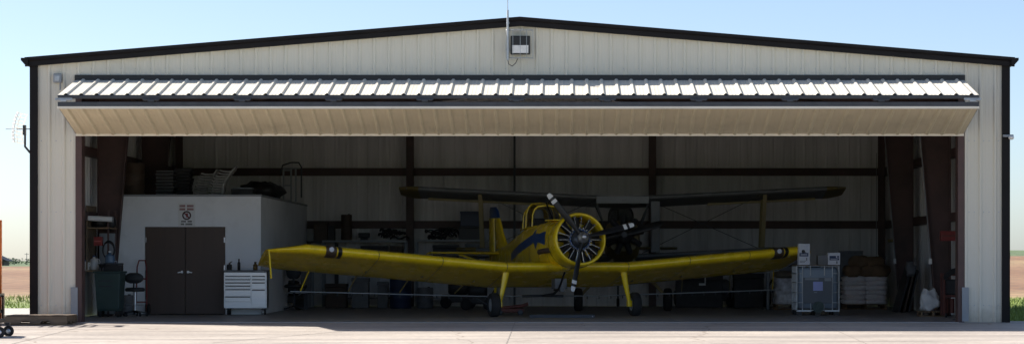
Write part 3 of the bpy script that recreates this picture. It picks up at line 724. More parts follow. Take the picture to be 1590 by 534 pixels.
# rolling tool chest
CY = 6.85; cx0, cx1 = X(347.5,CY), X(414,CY); cz1 = Z(419,CY); cxm = (cx0+cx1)/2; W2 = (cx1-cx0)/2
t = thing('tool_chest','silver rolling tool chest with many drawers right of the brown doors','tool chest',(cxm,CY,0))
MB().box(-W2,W2,0,.5,.16,cz1-.05).build('cabinet', chrome, t, bevel=.006)
MB().box(-W2-.01,W2+.01,-.02,.51,cz1-.048,cz1).build('worktop', greyjunk, t, bevel=.008)
MB().box(.24,.44,-.024,-.0205,cz1-.035,cz1-.015).build('badge', pale_grey, t)
def drawer(x0,x1,z0,z1):
    d = MB().box(x0,x1,-.022,-.002,z0,z1).build('drawer', chrome, t, bevel=.005)
    MB().box(x0+.01,x1-.01,-.036,-.023,z1-.026,z1-.008).build('handle', dsteel, d)
zt = cz1-.10
MB().box(-W2+.02,W2-.02,-.018,-.002,zt-.02,zt+.045).build('top_rail', chrome, t)
zz = zt-.03; split = .14
for h in (.075,.075,.075,.075,.17,.13): drawer(-W2+.03,split-.012,zz-h+.006,zz); zz -= h+.002
zz = zt-.03
for h in (.075,.075,.165): drawer(split+.012,W2-.03,zz-h+.006,zz); zz -= h+.002
drawer(split+.012,W2-.03,.19,zz)
for sx_ in (-1,1):
    for yy in (.08,.42):
        g = MB(); g.lathe([(.01,-.02),(.055,-.02),(.064,0),(.055,.02),(.01,.02)],(sx_*(W2-.09),yy,.066),(1,0,0),16); g.build('caster', chrome if sx_>0 and yy<.1 else rubber, t)
        MB().box(sx_*(W2-.09)-.035,sx_*(W2-.09)+.035,yy-.04,yy+.04,.125,.158).build('caster_plate', dsteel, t)
def bottle(name,label,cat,px,h,r,m,capm,yo=.2):
    t = thing(name,label,cat,(X(px,CY+yo),CY+yo,cz1+.001))
    MB().lathe([(.005,0),(r,0),(r,h*.62),(r*.5,h*.74),(r*.42,h*.84)],n=14).build('body', m, t); MB().cyl((0,0,h*.84),(0,0,h),r*.5,n=10).build('cap', capm, t)
bottle('spray_can','tall dark bottle with tan cap on the silver tool chest','bottle',371,.26,.035,darkjunk,brownjunk)
bottle('glass_jar','squat amber jar on the right of the silver tool chest','jar',396.5,.19,.055,mat('amber_jar',(.16,.10,.03),.25,0,.1,5),brownjunk)
t = thing('oil_can','small dark oil can on the left of the silver tool chest','oil can',(X(356,CY+.2),CY+.2,cz1+.001)); MB().cyl((0,0,0),(0,0,.13),.06,n=14).build('body', darkjunk, t); MB().tube([(0,0,.13),(.02,0,.17),(.07,0,.2)],[.03,.014,.006],8).build('spout', brownjunk, t)

# ------------------------------------------------------------------ shelving and clutter along the back wall
def rack(px0, px1, Y, ztop, label):
    x0, x1 = X(px0,Y), X(px1,Y); L = x1-x0
    t = thing('steel_shelving', label, 'shelving', (x0,Y,0))
    for xx in (.025,L-.025):
        for yy in (.03,.57): MB().box(xx-.025,xx+.025,yy-.025,yy+.025,0,ztop-.035).build('upright', pale_grey, t)
    for zz in (.25,1.05,ztop): MB().box(0,L,-.002,.6,zz-.03,zz+.02 if zz==ztop else zz).build('shelf', pale_grey, t)
    return x0, L
r1 = rack(500,631,17.35,Z(374,17.35),'left grey steel shelving unit on the back wall')
r2 = rack(645,772,17.35,Z(373,17.35),'right grey steel shelving unit on the back wall behind the yellow tail')
ST = Z(373.5,17.35)+.021
def junkbox(name,label,cat,px0,px1,py1,Y,z0,m,dep=.4,lidm=None,group=None):
    x0,x1 = X(px0,Y),X(px1,Y); h = Z(py1,Y)-z0; t = thing(name,label,cat,((x0+x1)/2,Y,z0),0,group); wv=(x1-x0)/2
    MB().box(-wv,wv,0,dep,0,h*.86).build('body', m, t, bevel=.012); MB().box(-wv-.012,wv+.012,-.012,dep+.012,h*.865,h).build('lid', lidm or m, t, bevel=.008); return t
junkbox('plastic_bin','dark blue plastic tote on a black case on the right shelving','tote',715,744,328,17.4,Z(351,17.4)+.003,bluebin)
junkbox('storage_case','black storage case under the blue tote on the right shelving','case',712,745,351,17.4,ST,black)
junkbox('cardboard_box','brown cardboard box on the far left of the back wall clutter','box',487,508,345,17.6,1.80,brownjunk)
t = thing('shelf_stand','dark wooden stand carrying the brown box near the store room','stand',(X(500,17.5),17.45,0)); MB().box(-.42,.42,0,.55,1.755,1.798).build('top', darkjunk, t)
for sx_ in (-.38,.38):
    for yy in (.03,.52): MB().box(sx_-.03,sx_+.03,yy-.03,yy+.03,0,1.753).build('leg', darkjunk, t)
junkbox('parts_box','dark grey parts box standing on the dark wooden stand','box',509,519,350,17.6,1.80,darkjunk)
drum('chemical_drum','tan drum on top of the left shelving','drum',(X(538,17.65),17.65,ST),.15,Z(333,17.65)-ST,brownjunk)
def hoses(label, px, Y, z0, n, wd, seed):
    t = thing('hose_heap', label, 'hoses', (X(px,Y),Y,z0)); r = random.Random(seed)
    for k in range(n):
        cx_, rr = r.uniform(-wd/2,wd/2), r.uniform(.1,.2); ph = r.uniform(0,1)
        MB().tube([(cx_+rr*1.3*math.cos(a), .25+rr*.8*math.sin(a)+.02*k%.1, .03+.03*k+.07*math.sin(a*2+ph)**2) for a in [i*2*math.pi/18 for i in range(18)]],.022,6,closed=True).build('hose', r.choice([black,darkjunk,rubber]), t)
hoses('tangle of black hoses on the right shelving top',690,17.4,ST,9,.6,1)
hoses('tangle of dark hoses on the left shelving top',607,17.4,ST,8,.5,2)
t = thing('vice','dark bench vice beside the drum on the left shelving','vice',(X(565,17.5),17.5,ST)); MB().box(-.1,.1,0,.2,0,.07).build('base', darkjunk, t, bevel=.01); MB().box(-.16,.16,.04,.16,.072,.2).build('jaw', darkjunk, t, bevel=.02); MB().tube([(.2,.1,.02),(.2,.1,.2)],.012,6).build('handle', galv, t)
junkbox('carton','pale grey carton on the middle shelf at the right end','carton',722,744,378,17.45,1.053,greyjunk,.35)
junkbox('carton','dark carton on the middle shelf left of the pale carton','carton',672,712,380,17.45,1.053,darkjunk,.35)
junkbox('carton','dark carton on the middle shelf of the left shelving','carton',560,602,381,17.45,1.053,darkjunk,.35)
junkbox('carton','brown carton on the middle shelf near the right upright of the left shelving','carton',606,624,381,17.45,1.053,brownjunk,.35)
# floor clutter under the left wing
junkbox('tool_cabinet','pale grey tool cabinet on the floor under the left wing','cabinet',546,572,431,15.6,.004,greyjunk,.45)
junkbox('tool_cabinet','small pale grey cabinet right of the bigger one under the left wing','cabinet',586,602,437,15.8,.004,greyjunk,.4)
drum('blue_drum','dark blue plastic drum on the floor under the left wing','drum',(X(622,15),15,.004),.29,.80,bluebin)
drum('grey_drum','short grey drum on the floor right of the blue drum','drum',(X(660,15.2),15.2,.004),.22,.55,greyjunk)
junkbox('crate','dark slatted crate on the floor near the store room wall','crate',505,538,440,16.2,.004,brownjunk,.5)
def engine_stand(label,px,Y,seed,w_=.8,h_=.7,m=darkjunk,name='machine'):
    t = thing(name,label,'machine',(X(px,Y),Y,.004)); r = random.Random(seed)
    MB().box(-w_/2,w_/2,-.25,.25,.16,h_*.6).build('body', m, t, bevel=.03)
    MB().lathe([(.02,-w_*.3),(.16,-w_*.3),(.2,-w_*.2),(.2,w_*.2),(.16,w_*.3),(.02,w_*.3)],(0,0,h_*.6+.18),(1,0,0),16).build('tank', r.choice([darkjunk,brownjunk,greyjunk]), t)
    MB().tube([(w_*.35,-.1,h_*.5),(w_*.55,-.1,h_),(w_*.55,.15,h_),(w_*.35,.15,h_*.5)],.018,6).build('handle', dsteel, t)
    for sx_ in (-1,1): MB().lathe([(.03,-.04),(.13,-.04),(.15,-.02),(.15,.02),(.13,.04),(.03,.04)],(sx_*w_*.36,-.27,.152),(0,1,0),16).build('wheel', rubber, t)
engine_stand('dark wheeled compressor on the floor left of the yellow plane wheel',712,15,1,.9,.62)
engine_stand('dark wheeled pump behind the left wheel of the yellow plane',742,12.6,2,.8,.55)
engine_stand('dark generator on the floor under the right wing of the yellow plane',1075,16.8,3,1.0,.72)
engine_stand('dark wheeled machine beneath the right wing beside the white pole',1165,16.8,4,1.1,.75)
engine_stand('dark machine on the floor between generator and wheeled machine',1120,17.2,5,.7,.62)
engine_stand('dark wheeled welder by the store room side wall',452,13.5,8,.7,.62)
t = thing('office_chair','dark office chair beside the store room seen under the left wing tip','chair',(X(456,12),12.0,0))
MB().ell((0,-.05,1.05),.2,.06,.26,16,8,0,.8).build('backrest', fabric, t); MB().ell((0,.12,.62),.26,.25,.06,16,6,0,.7).build('seat', fabric, t); MB().cyl((0,.12,.1),(0,.12,.6),.03,n=10).build('pedestal', dsteel, t)
g = MB(); [g.bar((0,.12,.12),(.28*math.cos(k*1.2566),.12+.28*math.sin(k*1.2566),.05),.04,.03) for k in range(5)]; g.build('star_base', black, t)
MB().bar((0,0,.62),(0,-.02,.9),.05,.02).build('back_support', black, t)
t = thing('work_table','dark work table with bright front edge behind the left wing tip','table',(X(446,13.0),12.9,0)); MB().box(-.5,.5,0,.5,.42,.46).build('tabletop', pale_grey, t, bevel=.005)
for sx_ in (-.46,.46):
    for yy in (.04,.46): MB().box(sx_-.025,sx_+.025,yy-.025,yy+.025,0,.418).build('leg', dsteel, t)
t = thing('white_post','white post standing at the rear corner of the store room','post',(X(485,16.9),16.9,0)); MB().box(-.04,.04,-.04,.04,.012,1.32).build('post', pale_grey, t, bevel=.006); MB().box(-.12,.12,-.12,.12,.0,.012).build('base_plate', dsteel, t)
t = thing('propped_panel','pale leaning sheet propped beside the white post','panel',(X(471,16.5),16.4,0)); MB().obox((0,.15,.68),(.42,.03,1.35),(R(-10),0,0)).build('sheet', greyjunk, t); MB().box(-.21,.21,-.02,.03,.0,.02).build('foot_strip', dsteel, t)
t = thing('white_pole','white pole standing on the floor below the right wing tip','pole',(X(1192.5,13.5),13.5,0)); MB().cyl((0,0,.012),(0,0,.95),.04,n=12).build('post', pale_grey, t); MB().cyl((0,0,0),(0,0,.012),.13,n=16).build('base_plate', dsteel, t)
t = thing('angle_bracket','small white angle bracket hung on a dark cabinet under the right wing','bracket',(X(1091,16.3),16.28,Z(441,16.3))); g = MB(); g.box(-.1,.08,-.012,.0,-.03,.03); g.box(.05,.085,-.012,0,.032,.2); g.build('plate', white, t)
junkbox('steel_cabinet','dark low steel cabinet under the right wing','cabinet',1050,1122,428,16.3,.004,darkjunk,.5)
junkbox('steel_cabinet','dark low steel cabinet left of the white pole','cabinet',1140,1186,424,16.3,.004,darkjunk,.5)
# tow bar / drip tray on the floor in front of the plane
t = thing('drip_tray','long black drip tray on the floor below the propeller','tray',(X(873,4.3),4.3,.006)); wv=.72
g = MB(); g.box(-wv,wv,-.3,.3,0,.012); g.box(-wv,wv,-.3,-.285,.012,.055); g.box(-wv,wv,.285,.3,.012,.055); g.box(-wv,-wv+.015,-.285,.285,.012,.055); g.box(wv-.015,wv,-.285,.285,.012,.055); g.build('pan', dsteel, t)
MB().ell((wv-.05,-.31,.03),.02,.02,.02,10,6).build('drain_plug', chrome, t)
t = thing('floor_jack','low red floor jack under the fuselage of the yellow plane','jack',(X(800,6.6),6.6,0)); MB().box(-.45,.2,-.12,.12,.07,.16).build('body', rust, t, bevel=.02); MB().tube([(-.4,0,.16),(.15,0,.22),(.3,0,.27)],.04,8).build('lift_arm', rust, t); MB().tube([(-.45,0,.13),(-.9,0,.4)],.015,6).build('handle', dsteel, t)
for a_,b_ in ((-.35,-1),(-.35,1),(.12,-1),(.12,1)): MB().lathe([(.01,-.02),(.06,-.02),(.068,0),(.06,.02),(.01,.02)],(a_,b_*.14,.07),(0,1,0),12).build('caster', dsteel, t)

# ------------------------------------------------------------------ right side goods
def pallet(name,label,loc,w_,d_,m=wood,rz=0,h=.14,group=None):
    t = thing(name,label,'pallet',loc,rz,group)
    n = 6; bw = d_/n
    g = MB(); 
    for k in range(n): g.box(-w_/2,w_/2,-d_/2+k*bw+.008,-d_/2+(k+1)*bw-.008,h-.02,h)
    g.build('deck', m, t, bevel=.003)
    for xx in (-w_/2+.05,0,w_/2-.05):
        g = MB()
        poly = [(-d_/2,.022),(-d_/2,h-.022),(d_/2,h-.022),(d_/2,.022),(d_/2-.2,.022),(d_/2-.24,.065),(d_/2-.40,.065),(d_/2-.44,.022),(-d_/2+.44,.022),(-d_/2+.40,.065),(-d_/2+.24,.065),(-d_/2+.2,.022)]
        g.prism(poly[::-1],'x',xx-.02,xx+.02); g.build('stringer', m, t)
    g = MB()
    for yy in (-d_/2+.05,0,d_/2-.05): g.box(-w_/2,w_/2,yy-.045,yy+.045,.002,.02)
    g.build('bottom_board', m, t)
    return t
IY = 6.3
ix0, ix1 = X(1237.5,IY), X(1303,IY); iw = (ix1-ix0)/2; ixm = (ix0+ix1)/2
t = thing('bulk_tank','caged plastic liquid tank on its steel pallet under the right wing tip','tank',(ixm,IY,0)); IH = Z(412,IY)
g = MB(); rings = []
def rr_ring(hw,hd,r,z,n=5):
    out = []
    for (cx_,cy_,a0) in ((hw-r,hd-r,0),(-hw+r,hd-r,90),(-hw+r,-hd+r,180),(hw-r,-hd+r,270)):
        for k in range(n): a = R(a0+90*k/(n-1)); out.append((cx_+r*math.cos(a), cy_+.6+r*math.sin(a), z))
    return out
for z,k in ((.17,.90),(.20,.95),(.9*IH,.95),(.94*IH,.93),(.965*IH,.86)): rings.append(rr_ring(iw*k,.58*k/.95,.09,z))
g.loft(rings,0,True); g.build('tank_body', ibc_m, t)
MB().lathe([(.11,0),(.12,.0),(.12,.035),(.1,.05),(.01,.05)],(0,.6,.965*IH),n=18).build('filler_cap', black, t)
g = MB(); bz = IH-.01
for zz in (bz,.86*IH*.98,.66*IH,.46*IH,.26*IH):
    full = zz in (bz,.26*IH)
    if full: g.tube([(-iw,0,zz),(iw,0,zz)],.012,6)
    else:
        g.tube([(-iw,0,zz),(-iw+.14,0,zz)],.012,6); g.tube([(iw-.14,0,zz),(iw,0,zz)],.012,6)
    for sg in (-1,1): g.tube([(sg*iw,0,zz),(sg*iw,1.2,zz)],.012,6)
    g.tube([(-iw,1.2,zz),(iw,1.2,zz)],.012,6)
for f_ in (-1,-.74,-.36,.3,.68,1):
    lo = .13 if abs(f_)==1 or abs(f_)>.6 else .80*IH
    g.tube([(f_*iw,-.002,lo),(f_*iw,-.002,bz)],.012,6)
    if lo > .3: g.tube([(f_*iw*.95,-.002,.14),(f_*iw*.95,-.002,.26*IH)],.012,6)
    g.tube([(f_*iw,1.202,.13),(f_*iw,1.202,bz)],.012,6)
for sg in (-1,1):
    for yy in (.15,.35,.6,.85,1.05): g.tube([(sg*iw,yy,.13),(sg*iw,yy,bz)],.012,6)
g.build('cage', galv, t)
MB().box(-.71*iw,.66*iw,-.022,-.014,.25*IH,.76*IH).build('label_plate', ibc_plate, t)
MB().box(-.24*iw,.22*iw,-.026,-.0225,.50*IH,.68*IH).build('sticker', lilac, t)
MB().box(-.62*iw,.02*iw,-.026,-.0225,.712*IH,.752*IH).build('sticker', pale_grey, t); MB().box(.30*iw,.62*iw,-.026,-.0225,.69*IH,.755*IH).build('sticker', pale_grey, t)
MB().box(-.2*iw,-.05*iw,-.026,-.0225,.455*IH,.475*IH).build('sticker', pale_grey, t)
g = MB(); g.cyl((.0,.02,.20),(.0,-.06,.20),.13,n=20); g.cyl((0,-.06,.20),(0,-.11,.20),.06,n=14); g.build('valve', green_bin, t)
g = MB(); g.box(-iw,iw,0,1.2,.115,.13); g.box(-iw-.01,-.32*iw,-.015,.02,.095,.125); g.box(.32*iw,iw+.01,-.015,.02,.095,.125); g.build('pallet_rail', galv, t)
for fx_ in (-.88,0,.88):
    for yy in (.02,.55,1.08): MB().box(fx_*iw-.06,fx_*iw+.06,yy,yy+.1,.0,.113).build('foot', black, t)
MB().box(-.86*iw,.86*iw,.06,1.15,.131,.17).build('tray', black, t)
# cartons on the tank
g = MB(); g.box(ixm-iw,ixm+iw,IY+.02,IY+1.18,IH+.004,IH+.016); tag(g.build('plywood_board', wood_grey),'thin plywood board lying on top of the caged tank','board')
BT = IH+.018
def carton(label,px0,px1,py1,yo,dep,printed,m=paper,rz=0):
    Y = IY+yo; x0,x1 = X(px0,Y),X(px1,Y); h = Z(py1,Y)-BT; wv=(x1-x0)/2
    t = thing('carton',label,'carton',((x0+x1)/2,Y,BT),rz); MB().box(-wv,wv,0,dep,0,h).build('box', m, t, bevel=.004)
    if printed==1:
        MB().box(-wv*.86,wv*.72,-.004,-.001,h*.40,h*.56).build('print_band', blue_ink, t)
        g = MB(); g.ell((-.02,-.003,h*.63),.04,.002,.045,12,6); g.box(-.05,.045,-.004,-.001,h*.57,h*.60); g.build('print_emblem', black, t)
        g = MB(); dashes(g,h*.48,h*.05,[(0,wv*1.2)],-wv*.62); g.v=[(x,y+.005,z) for x,y,z in g.v]; g.build('print_word', paper, t)
        g = MB(); dashes(g,h*.18,h*.03,[(0,wv*1.1)],-wv*.75); dashes(g,h*.12,h*.03,[(0,wv*.9)],-wv*.75); g.box(wv*.35,wv*.5,-.011,-.009,h*.2,h*.34); g.v=[(x,y+.0085,z) for x,y,z in g.v]; g.build('print_text', greyjunk, t)
    if printed==2:
        g = MB(); g.box(-wv*.78,wv*.82,-.004,-.001,h*.38,h*.56); g.box(-wv*.78,wv*.3,-.004,-.001,h*.57,h*.74); g.box(wv*.5,wv*.8,-.004,-.001,h*.6,h*.74); g.build('print_band', blue_ink, t)
        g = MB(); dashes(g,h*.47,h*.06,[(0,wv*1.2)],-wv*.6); g.v=[(x,y+.005,z) for x,y,z in g.v]; g.build('print_word', paper, t)
        g = MB(); g.box(wv*.35,wv*.55,-.004,-.001,h*.1,h*.3); g.build('print_text', greyjunk, t)
    if printed==3:
        g = MB(); g.box(-wv*.6,wv*.8,-.004,-.001,h*.45,h*.7); g.build('print_band', greyjunk, t)
carton('tall white carton with a dark blue band on the caged tank',1240,1257.5,378,.06,.33,1)
carton('short white carton with dark blue print on the right of the caged tank',1286,1304.5,392,.06,.33,2)
carton('plain grey carton between the two white cartons on the tank',1270,1285,396,.2,.35,3,greyjunk)
# pallet of white sacks
PY = 13.3; px0_,px1_ = X(1311,PY),X(1378,PY); pw = px1_-px0_; pxm=(px0_+px1_)/2
pallet('wooden_pallet','wooden pallet under the stack of white sacks',(pxm,PY+.5,.004),pw,1.0)
sk = None; LAY = 6; sh = (Z(429,PY)-.145)/LAY
for k in range(LAY):
    for i in range(2):
        for j in range(2):
            loc = (pxm+(i-.5)*pw*.49+random.uniform(-.015,.015), PY+.26+j*.48+random.uniform(-.01,.01), .145+k*sh)
            if sk is None:
                b = MB().ell((0,0,sh/2),pw*.262,.26,sh*.56,18,8,0,.45,.10,3); sack_meshes = []
                for q in range(4):
                    me_o = MB().ell((0,0,sh/2),pw*(.25+.008*q),.25+.01*(q%2),sh*(.54+.03*(q%3)),20,10,0,.5,.16,3+q).build('white_sack', sack); sack_meshes.append(me_o.data); bpy.data.objects.remove(me_o)
                sk = tag(b.build('white_sack', sack, None, loc),'white printed sack in the stack of sacks right of the caged tank','sack','white sacks stacked on the right pallet')
            else:
                cpy = dup(sk, loc, random.uniform(-.05,.05)+(math.pi if (i+k)%2 else 0)); cpy.data = sack_meshes[random.randrange(4)]
zt_ = .145+LAY*sh
bs = None
for i,(xx,yy,zz,lab) in enumerate(((-.32,.2,0,'brown sack lying left on top of the white sacks'),(.05,.25,0,'brown sack lying in the middle on top of the white sacks'),(.38,.22,0,'brown sack lying right on top of the white sacks'),(-.12,.3,.22,'brown sack heaped left on the brown sacks'),(.22,.3,.2,'brown sack heaped right on the brown sacks'))):
    loc = (pxm+xx, PY+yy, zt_+zz)
    if bs is None: bs = tag(MB().ell((0,0,.15),.24,.3,.17,16,8,0,.7,.22,7).build('brown_sack', sack_brown, None, loc), lab,'sack','brown sacks on top of the white sacks')
    else: dup(bs, loc, i*1.3, lab)
tag(MB().box(-.05,.05,-.006,0,-.04,.04).build('paper_tag', paper, None, (X(1322,PY),PY-.03,Z(420,PY))),'white paper tag on the brown sacks beside the tank','tag')
# shrink wrapped pallet left of the tank
WY = 13.0; wx0,wx1 = X(1204,WY),X(1262,WY); wm=(wx0+wx1)/2; ww=wx1-wx0
pallet('wooden_pallet','wooden pallet under the shrink wrapped load left of the caged tank',(wm,WY+.5,.004),ww,1.0)
t = thing('wrapped_load','lumpy load in grey shrink wrap behind the caged tank','wrapped load',(wm,WY+.5,.146))
g = MB(); rings=[]
for k in range(8):
    z = k*.095; kk = 1+.05*math.sin(k*2.1)
    rings.append([(math.copysign(abs(math.cos(a))**.35,math.cos(a))*ww*.5*kk*(1+.06*noise.noise((a*2,k,3))), math.copysign(abs(math.sin(a))**.35,math.sin(a))*.5*kk*(1+.06*noise.noise((a*2,k,8))), z) for a in [i*2*math.pi/28 for i in range(28)]])
g.loft(rings,0,True); g.build('wrapping', plastic_wrap, t)
for i,(xx,yy,rz_) in enumerate(((-.2,-.2,.2),(.15,-.22,-.3),(0,.2,.5))):
    tag(MB().ell((0,0,.09),.3,.26,.10,16,8,0,.6,.2,11+i).build('paper_sack', mat('buff_paper_sack',(.20,.16,.115),.8,0,.2,4,bump=.3,bscale=12) if i==0 else bpy.data.materials['buff_paper_sack'], None, (wm+xx,WY+.5+yy,.815),rz_),
        ['buff paper sack on the front left of the wrapped load','buff paper sack on the front right of the wrapped load','buff paper sack on the rear of the wrapped load'][i],'sack','buff sacks on the wrapped load')
t = thing('carton','pale grey carton with dark print standing on the buff sacks','carton',(wm-.03,WY+.42,1.0)); MB().box(-.3,.3,0,.35,0,.26).build('box', greyjunk, t, bevel=.006); MB().box(-.12,.18,-.004,-.001,.1,.17).build('print_band', darkjunk, t)
t = thing('carton','pale carton stacked on the right rear behind the tank cartons','carton',(X(1322,14.4),14.4,0)); MB().box(-.3,.3,0,.4,0.004,Z(391,14.4)).build('box', greyjunk, t, bevel=.006); MB().box(-.31,.31,-.01,.41,Z(391,14.4)+.002,Z(391,14.4)+.03).build('lid', greyjunk, t)
# white bag on a small pallet near the right jamb
QY = 5.4
pallet('small_pallet','small wooden pallet carrying the crumpled white bag',(X(1446,QY),QY,.004),.62,.62,wood,0,.12)
t = MB(); t.ell((0,0,.225),.19,.2,.235,20,14,0,.62,.5,5); bz_ = t.build('white_bag', mat('white_woven_bag',(.68,.68,.68),.7,0,.1,6,bump=.6,bscale=9,dirt=(.35,.34,.33),dirt_amt=.5,dscale=4), None, (X(1442,QY),QY-.02,.118)); tag(bz_,'crumpled white bag on the small pallet by the right door jamb','bag')
# red frame hose machine by the right jamb
MY = 4.6
t = thing('hose_machine','rusty red pump frame with black hoses by the right door jamb','pump',(X(1477,MY),MY,0))
g = MB(); zt2 = Z(424,MY)
for xx in (-.19,.19):
    for yy in (-.2,.2): g.box(xx-.022,xx+.022,yy-.022,yy+.022,.05,zt2)
g.box(-.21,.21,-.225,-.18,zt2-.05,zt2-.005); g.box(-.21,.21,.18,.225,zt2-.05,zt2-.005); g.box(-.21,.21,-.225,-.18,.45,.5); g.build('frame', rust, t)
for k in range(3): MB().cyl((-.13+k*.13,-.1,.1),(-.13+k*.13,-.1,.42),.055,n=12).build('cylinder', rust, t)
MB().box(-.17,.17,-.17,.17,.5,.85).build('pump_body', darkjunk, t, bevel=.03)
for k in range(4): MB().tube([(-.2,-.24-.01*k,.85+.03*k),(-.05,-.26,zt2-.02+.03*k),(.12,-.25,zt2+.04+.03*k),(.22,-.2,zt2-.1),(.23,-.18,.5)],.022,7).build('hose', rubber, t)
for xx in (-.15,.15): MB().lathe([(.01,-.02),(.05,-.02),(.055,0),(.05,.02),(.01,.02)],(xx,-.2,.056),(1,0,0),12).build('caster', rubber, t)
tag(MB().cyl((0,0,0),(0,0,.13),.045,.03,n=12).build('red_cup', mat('red_white_plastic',(.5,.12,.08),.5), None, (X(1488,MY)-.03,MY,zt2+.02)),'small red cup standing on the rusty red pump frame','cup')
t = thing('hose_reel','red box on the right hangar wall above the pump','box',(HX-.28,4.55,Z(366,4.6))); MB().box(-.42,0,-.1,.1,-.11,.11).build('housing', red, t, bevel=.01); MB().box(-.40,-.05,-.107,-.102,-.02,.02).build('label_strip', rust, t)
t = thing('guard_post','pale steel guard post just inside the right door jamb','post',(X(1487.5,2.2),2.2,0)); MB().cyl((0,0,.015),(0,0,Z(444,2.2)),.045,n=12).build('post', pale_grey, t); MB().cyl((0,0,0),(0,0,.014),.12,n=16).build('base_plate', dsteel, t)
# leaning panels between the right columns
t = thing('leaning_panels','dark panels leaning on the wall between the right columns','panels',(X(1402,10.5),10.5,0))
for k in range(3): MB().obox((.1*k,.05*k,.62-.05*k),(.05,1.1,1.3-.12*k),(0,R(16-2*k),0)).build('panel', [darkjunk,brownjunk,darkjunk][k], t)
tag(MB().ell((0,0,.1),.12,.1,.16,12,8,0,.7,.5,3).build('white_rag', greyjunk, None, (X(1412,10.0),9.75,Z(424,9.8))),'pale rag hanging over the dark leaning panels','rag')
t = thing('yellow_bracket','small yellow tool hanging on the girt of the right wall','tool',(X(1385,16.0),16.0,Z(374,16))); MB().box(-.12,.1,-.03,.03,-.03,.05).build('head', yellow_dull, t, bevel=.01); MB().cyl((.1,0,.0),(.22,0,-.02),.015,n=8).build('handle', darkjunk, t)
def knob(label,px,py,Y):
    t = thing('wall_outlet',label,'outlet',(X(px,Y),Y,Z(py,Y))); MB().box(-.06,.06,0,.05,-.08,.08).build('plate', white, t, bevel=.01); MB().box(-.02,.02,-.01,0,-.05,.05).build('socket', greyjunk, t)
    MB().cyl((0,.03,.08),(0,.03,2.9),.01,n=6).build('conduit', pale_grey, t)
knob('white outlet box at the back right corner behind the brown sacks',1361,400,D-.3)
knob('white outlet box right of the corner column on the back wall',1374,400,D-.5)

# ------------------------------------------------------------------ yellow low wing plane
PA = R(16.5); PX, PYY = .93, 5.3
pl = thing('yellow_monoplane','yellow low wing crop duster with blue stripe and radial engine','plane',(PX,PYY,0),PA)
ST_ = [(-.72,1.32,2.08,.42),(-.2,1.12,2.14,.47),(.4,.98,2.17,.5),(1.2,.88,2.12,.5),(2.2,.84,2.06,.46),(3.4,.87,1.86,.33),(4.6,.93,1.66,.21),(5.7,1.02,1.52,.11),(6.35,1.1,1.46,.05)]
def fus(y):
    for a,b in zip(ST_,ST_[1:]):
        if a[0] <= y <= b[0]:
            t_ = (y-a[0])/(b[0]-a[0]); return [a[i]+(b[i]-a[i])*t_ for i in (1,2,3)]
    return list(ST_[0][1:]) if y < ST_[0][0] else list(ST_[-1][1:])
def fring(y, n=28, e=.62, grow=0):
    zb,zt2_,hw = fus(y); zc,hz = (zb+zt2_)/2,(zt2_-zb)/2; out=[]
    for i in range(n):
        a = 2*math.pi*i/n; c_,s_ = math.cos(a),math.sin(a)
        out.append((math.copysign(abs(c_)**e,c_)*(hw+grow), y, zc+math.copysign(abs(s_)**e,s_)*(hz+grow)))
    return out
def fx(y,z,e=.62):
    zb,zt2_,hw = fus(y); zc,hz=(zb+zt2_)/2,(zt2_-zb)/2; q = min(1,abs(z-zc)/hz); s_=q**(1/e); return hw*(max(0,1-s_*s_)**.5)**e
g = MB(); yy = -.72; ysl=[]
while yy < 6.35: ysl.append(yy); yy += .2
ysl.append(6.35)
g.loft([fring(y) for y in ysl],0,True); g.build('fuselage', yellow, pl)
for y_ in (-.18,.42,1.16,2.6,3.7):                       # panel seams round the fuselage
    g = MB(); g.loft([fring(y_,grow=.003),fring(y_+.014,grow=.003)],0,True,caps=False); g.build('panel_seam', brownjunk, pl)
for sg in (-1,1):                                     # blue lightning stripe on each side
    g = MB()
    def band(pts):
        vs=[]
        for y,z0,z1 in pts:
            for k in range(5):
                z = z0+(z1-z0)*k/4; vs.append((sg*(fx(y,z)+.006),y,z))
        fs=[]
        for i in range(len(pts)-1):
            for k in range(4):
                f=(i*5+k,i*5+k+1,(i+1)*5+k+1,(i+1)*5+k); fs.append(f if sg<0 else f[::-1])
        g.add(vs,fs,0,True)
    band([(.95+.17*k, 1.64-.028*k, 1.86-.030*k) for k in range(15)])
    band([(-.05+.1*k, 1.62+.012*k, 1.93-.012*k) for k in range(6)])
    band([(.45,1.68,1.87),(.55,1.60,1.90),(.65,1.52,1.86),(.75,1.64,1.98),(.85,1.68,1.94),(.95,1.64,1.86)])
    g.build('blue_stripe', blue, pl)
# cowling ring and engine (axis tilted nose up)
HUBY, HUBZ, TILT = -1.30, 1.755, R(9)
TM = Matrix.Translation((0,HUBY,HUBZ)) @ Matrix.Rotation(-TILT,4,'X')
g = MB(); prof = []
for k in range(25):                                   # airfoil like ring section (r, y)
    a = 2*math.pi*k/24
    prof.append((.545+.055*math.sin(a)+.0*math.cos(a), .42-.36*math.cos(a)))
prof = [(.60,.30),(.606,.20),(.598,.10),(.578,.055),(.555,.045),(.535,.06),(.525,.12),(.525,.3),(.535,.72),(.565,.74),(.59,.6),(.598,.45)]
g.lathe(prof,(0,0,0),(0,1,0),48,closed=True); g.xf(TM); g.build('cowl_ring', yellow, pl)
g = MB(); g.lathe([(.02,-.02),(.10,-.015),(.16,.03),(.19,.10),(.22,.16),(.24,.22),(.27,.30),(.27,.52),(.22,.60),(.02,.62)],(0,.0,0),(0,1,0),28); g.xf(TM)
eng = g.build('engine', engine_m, pl)
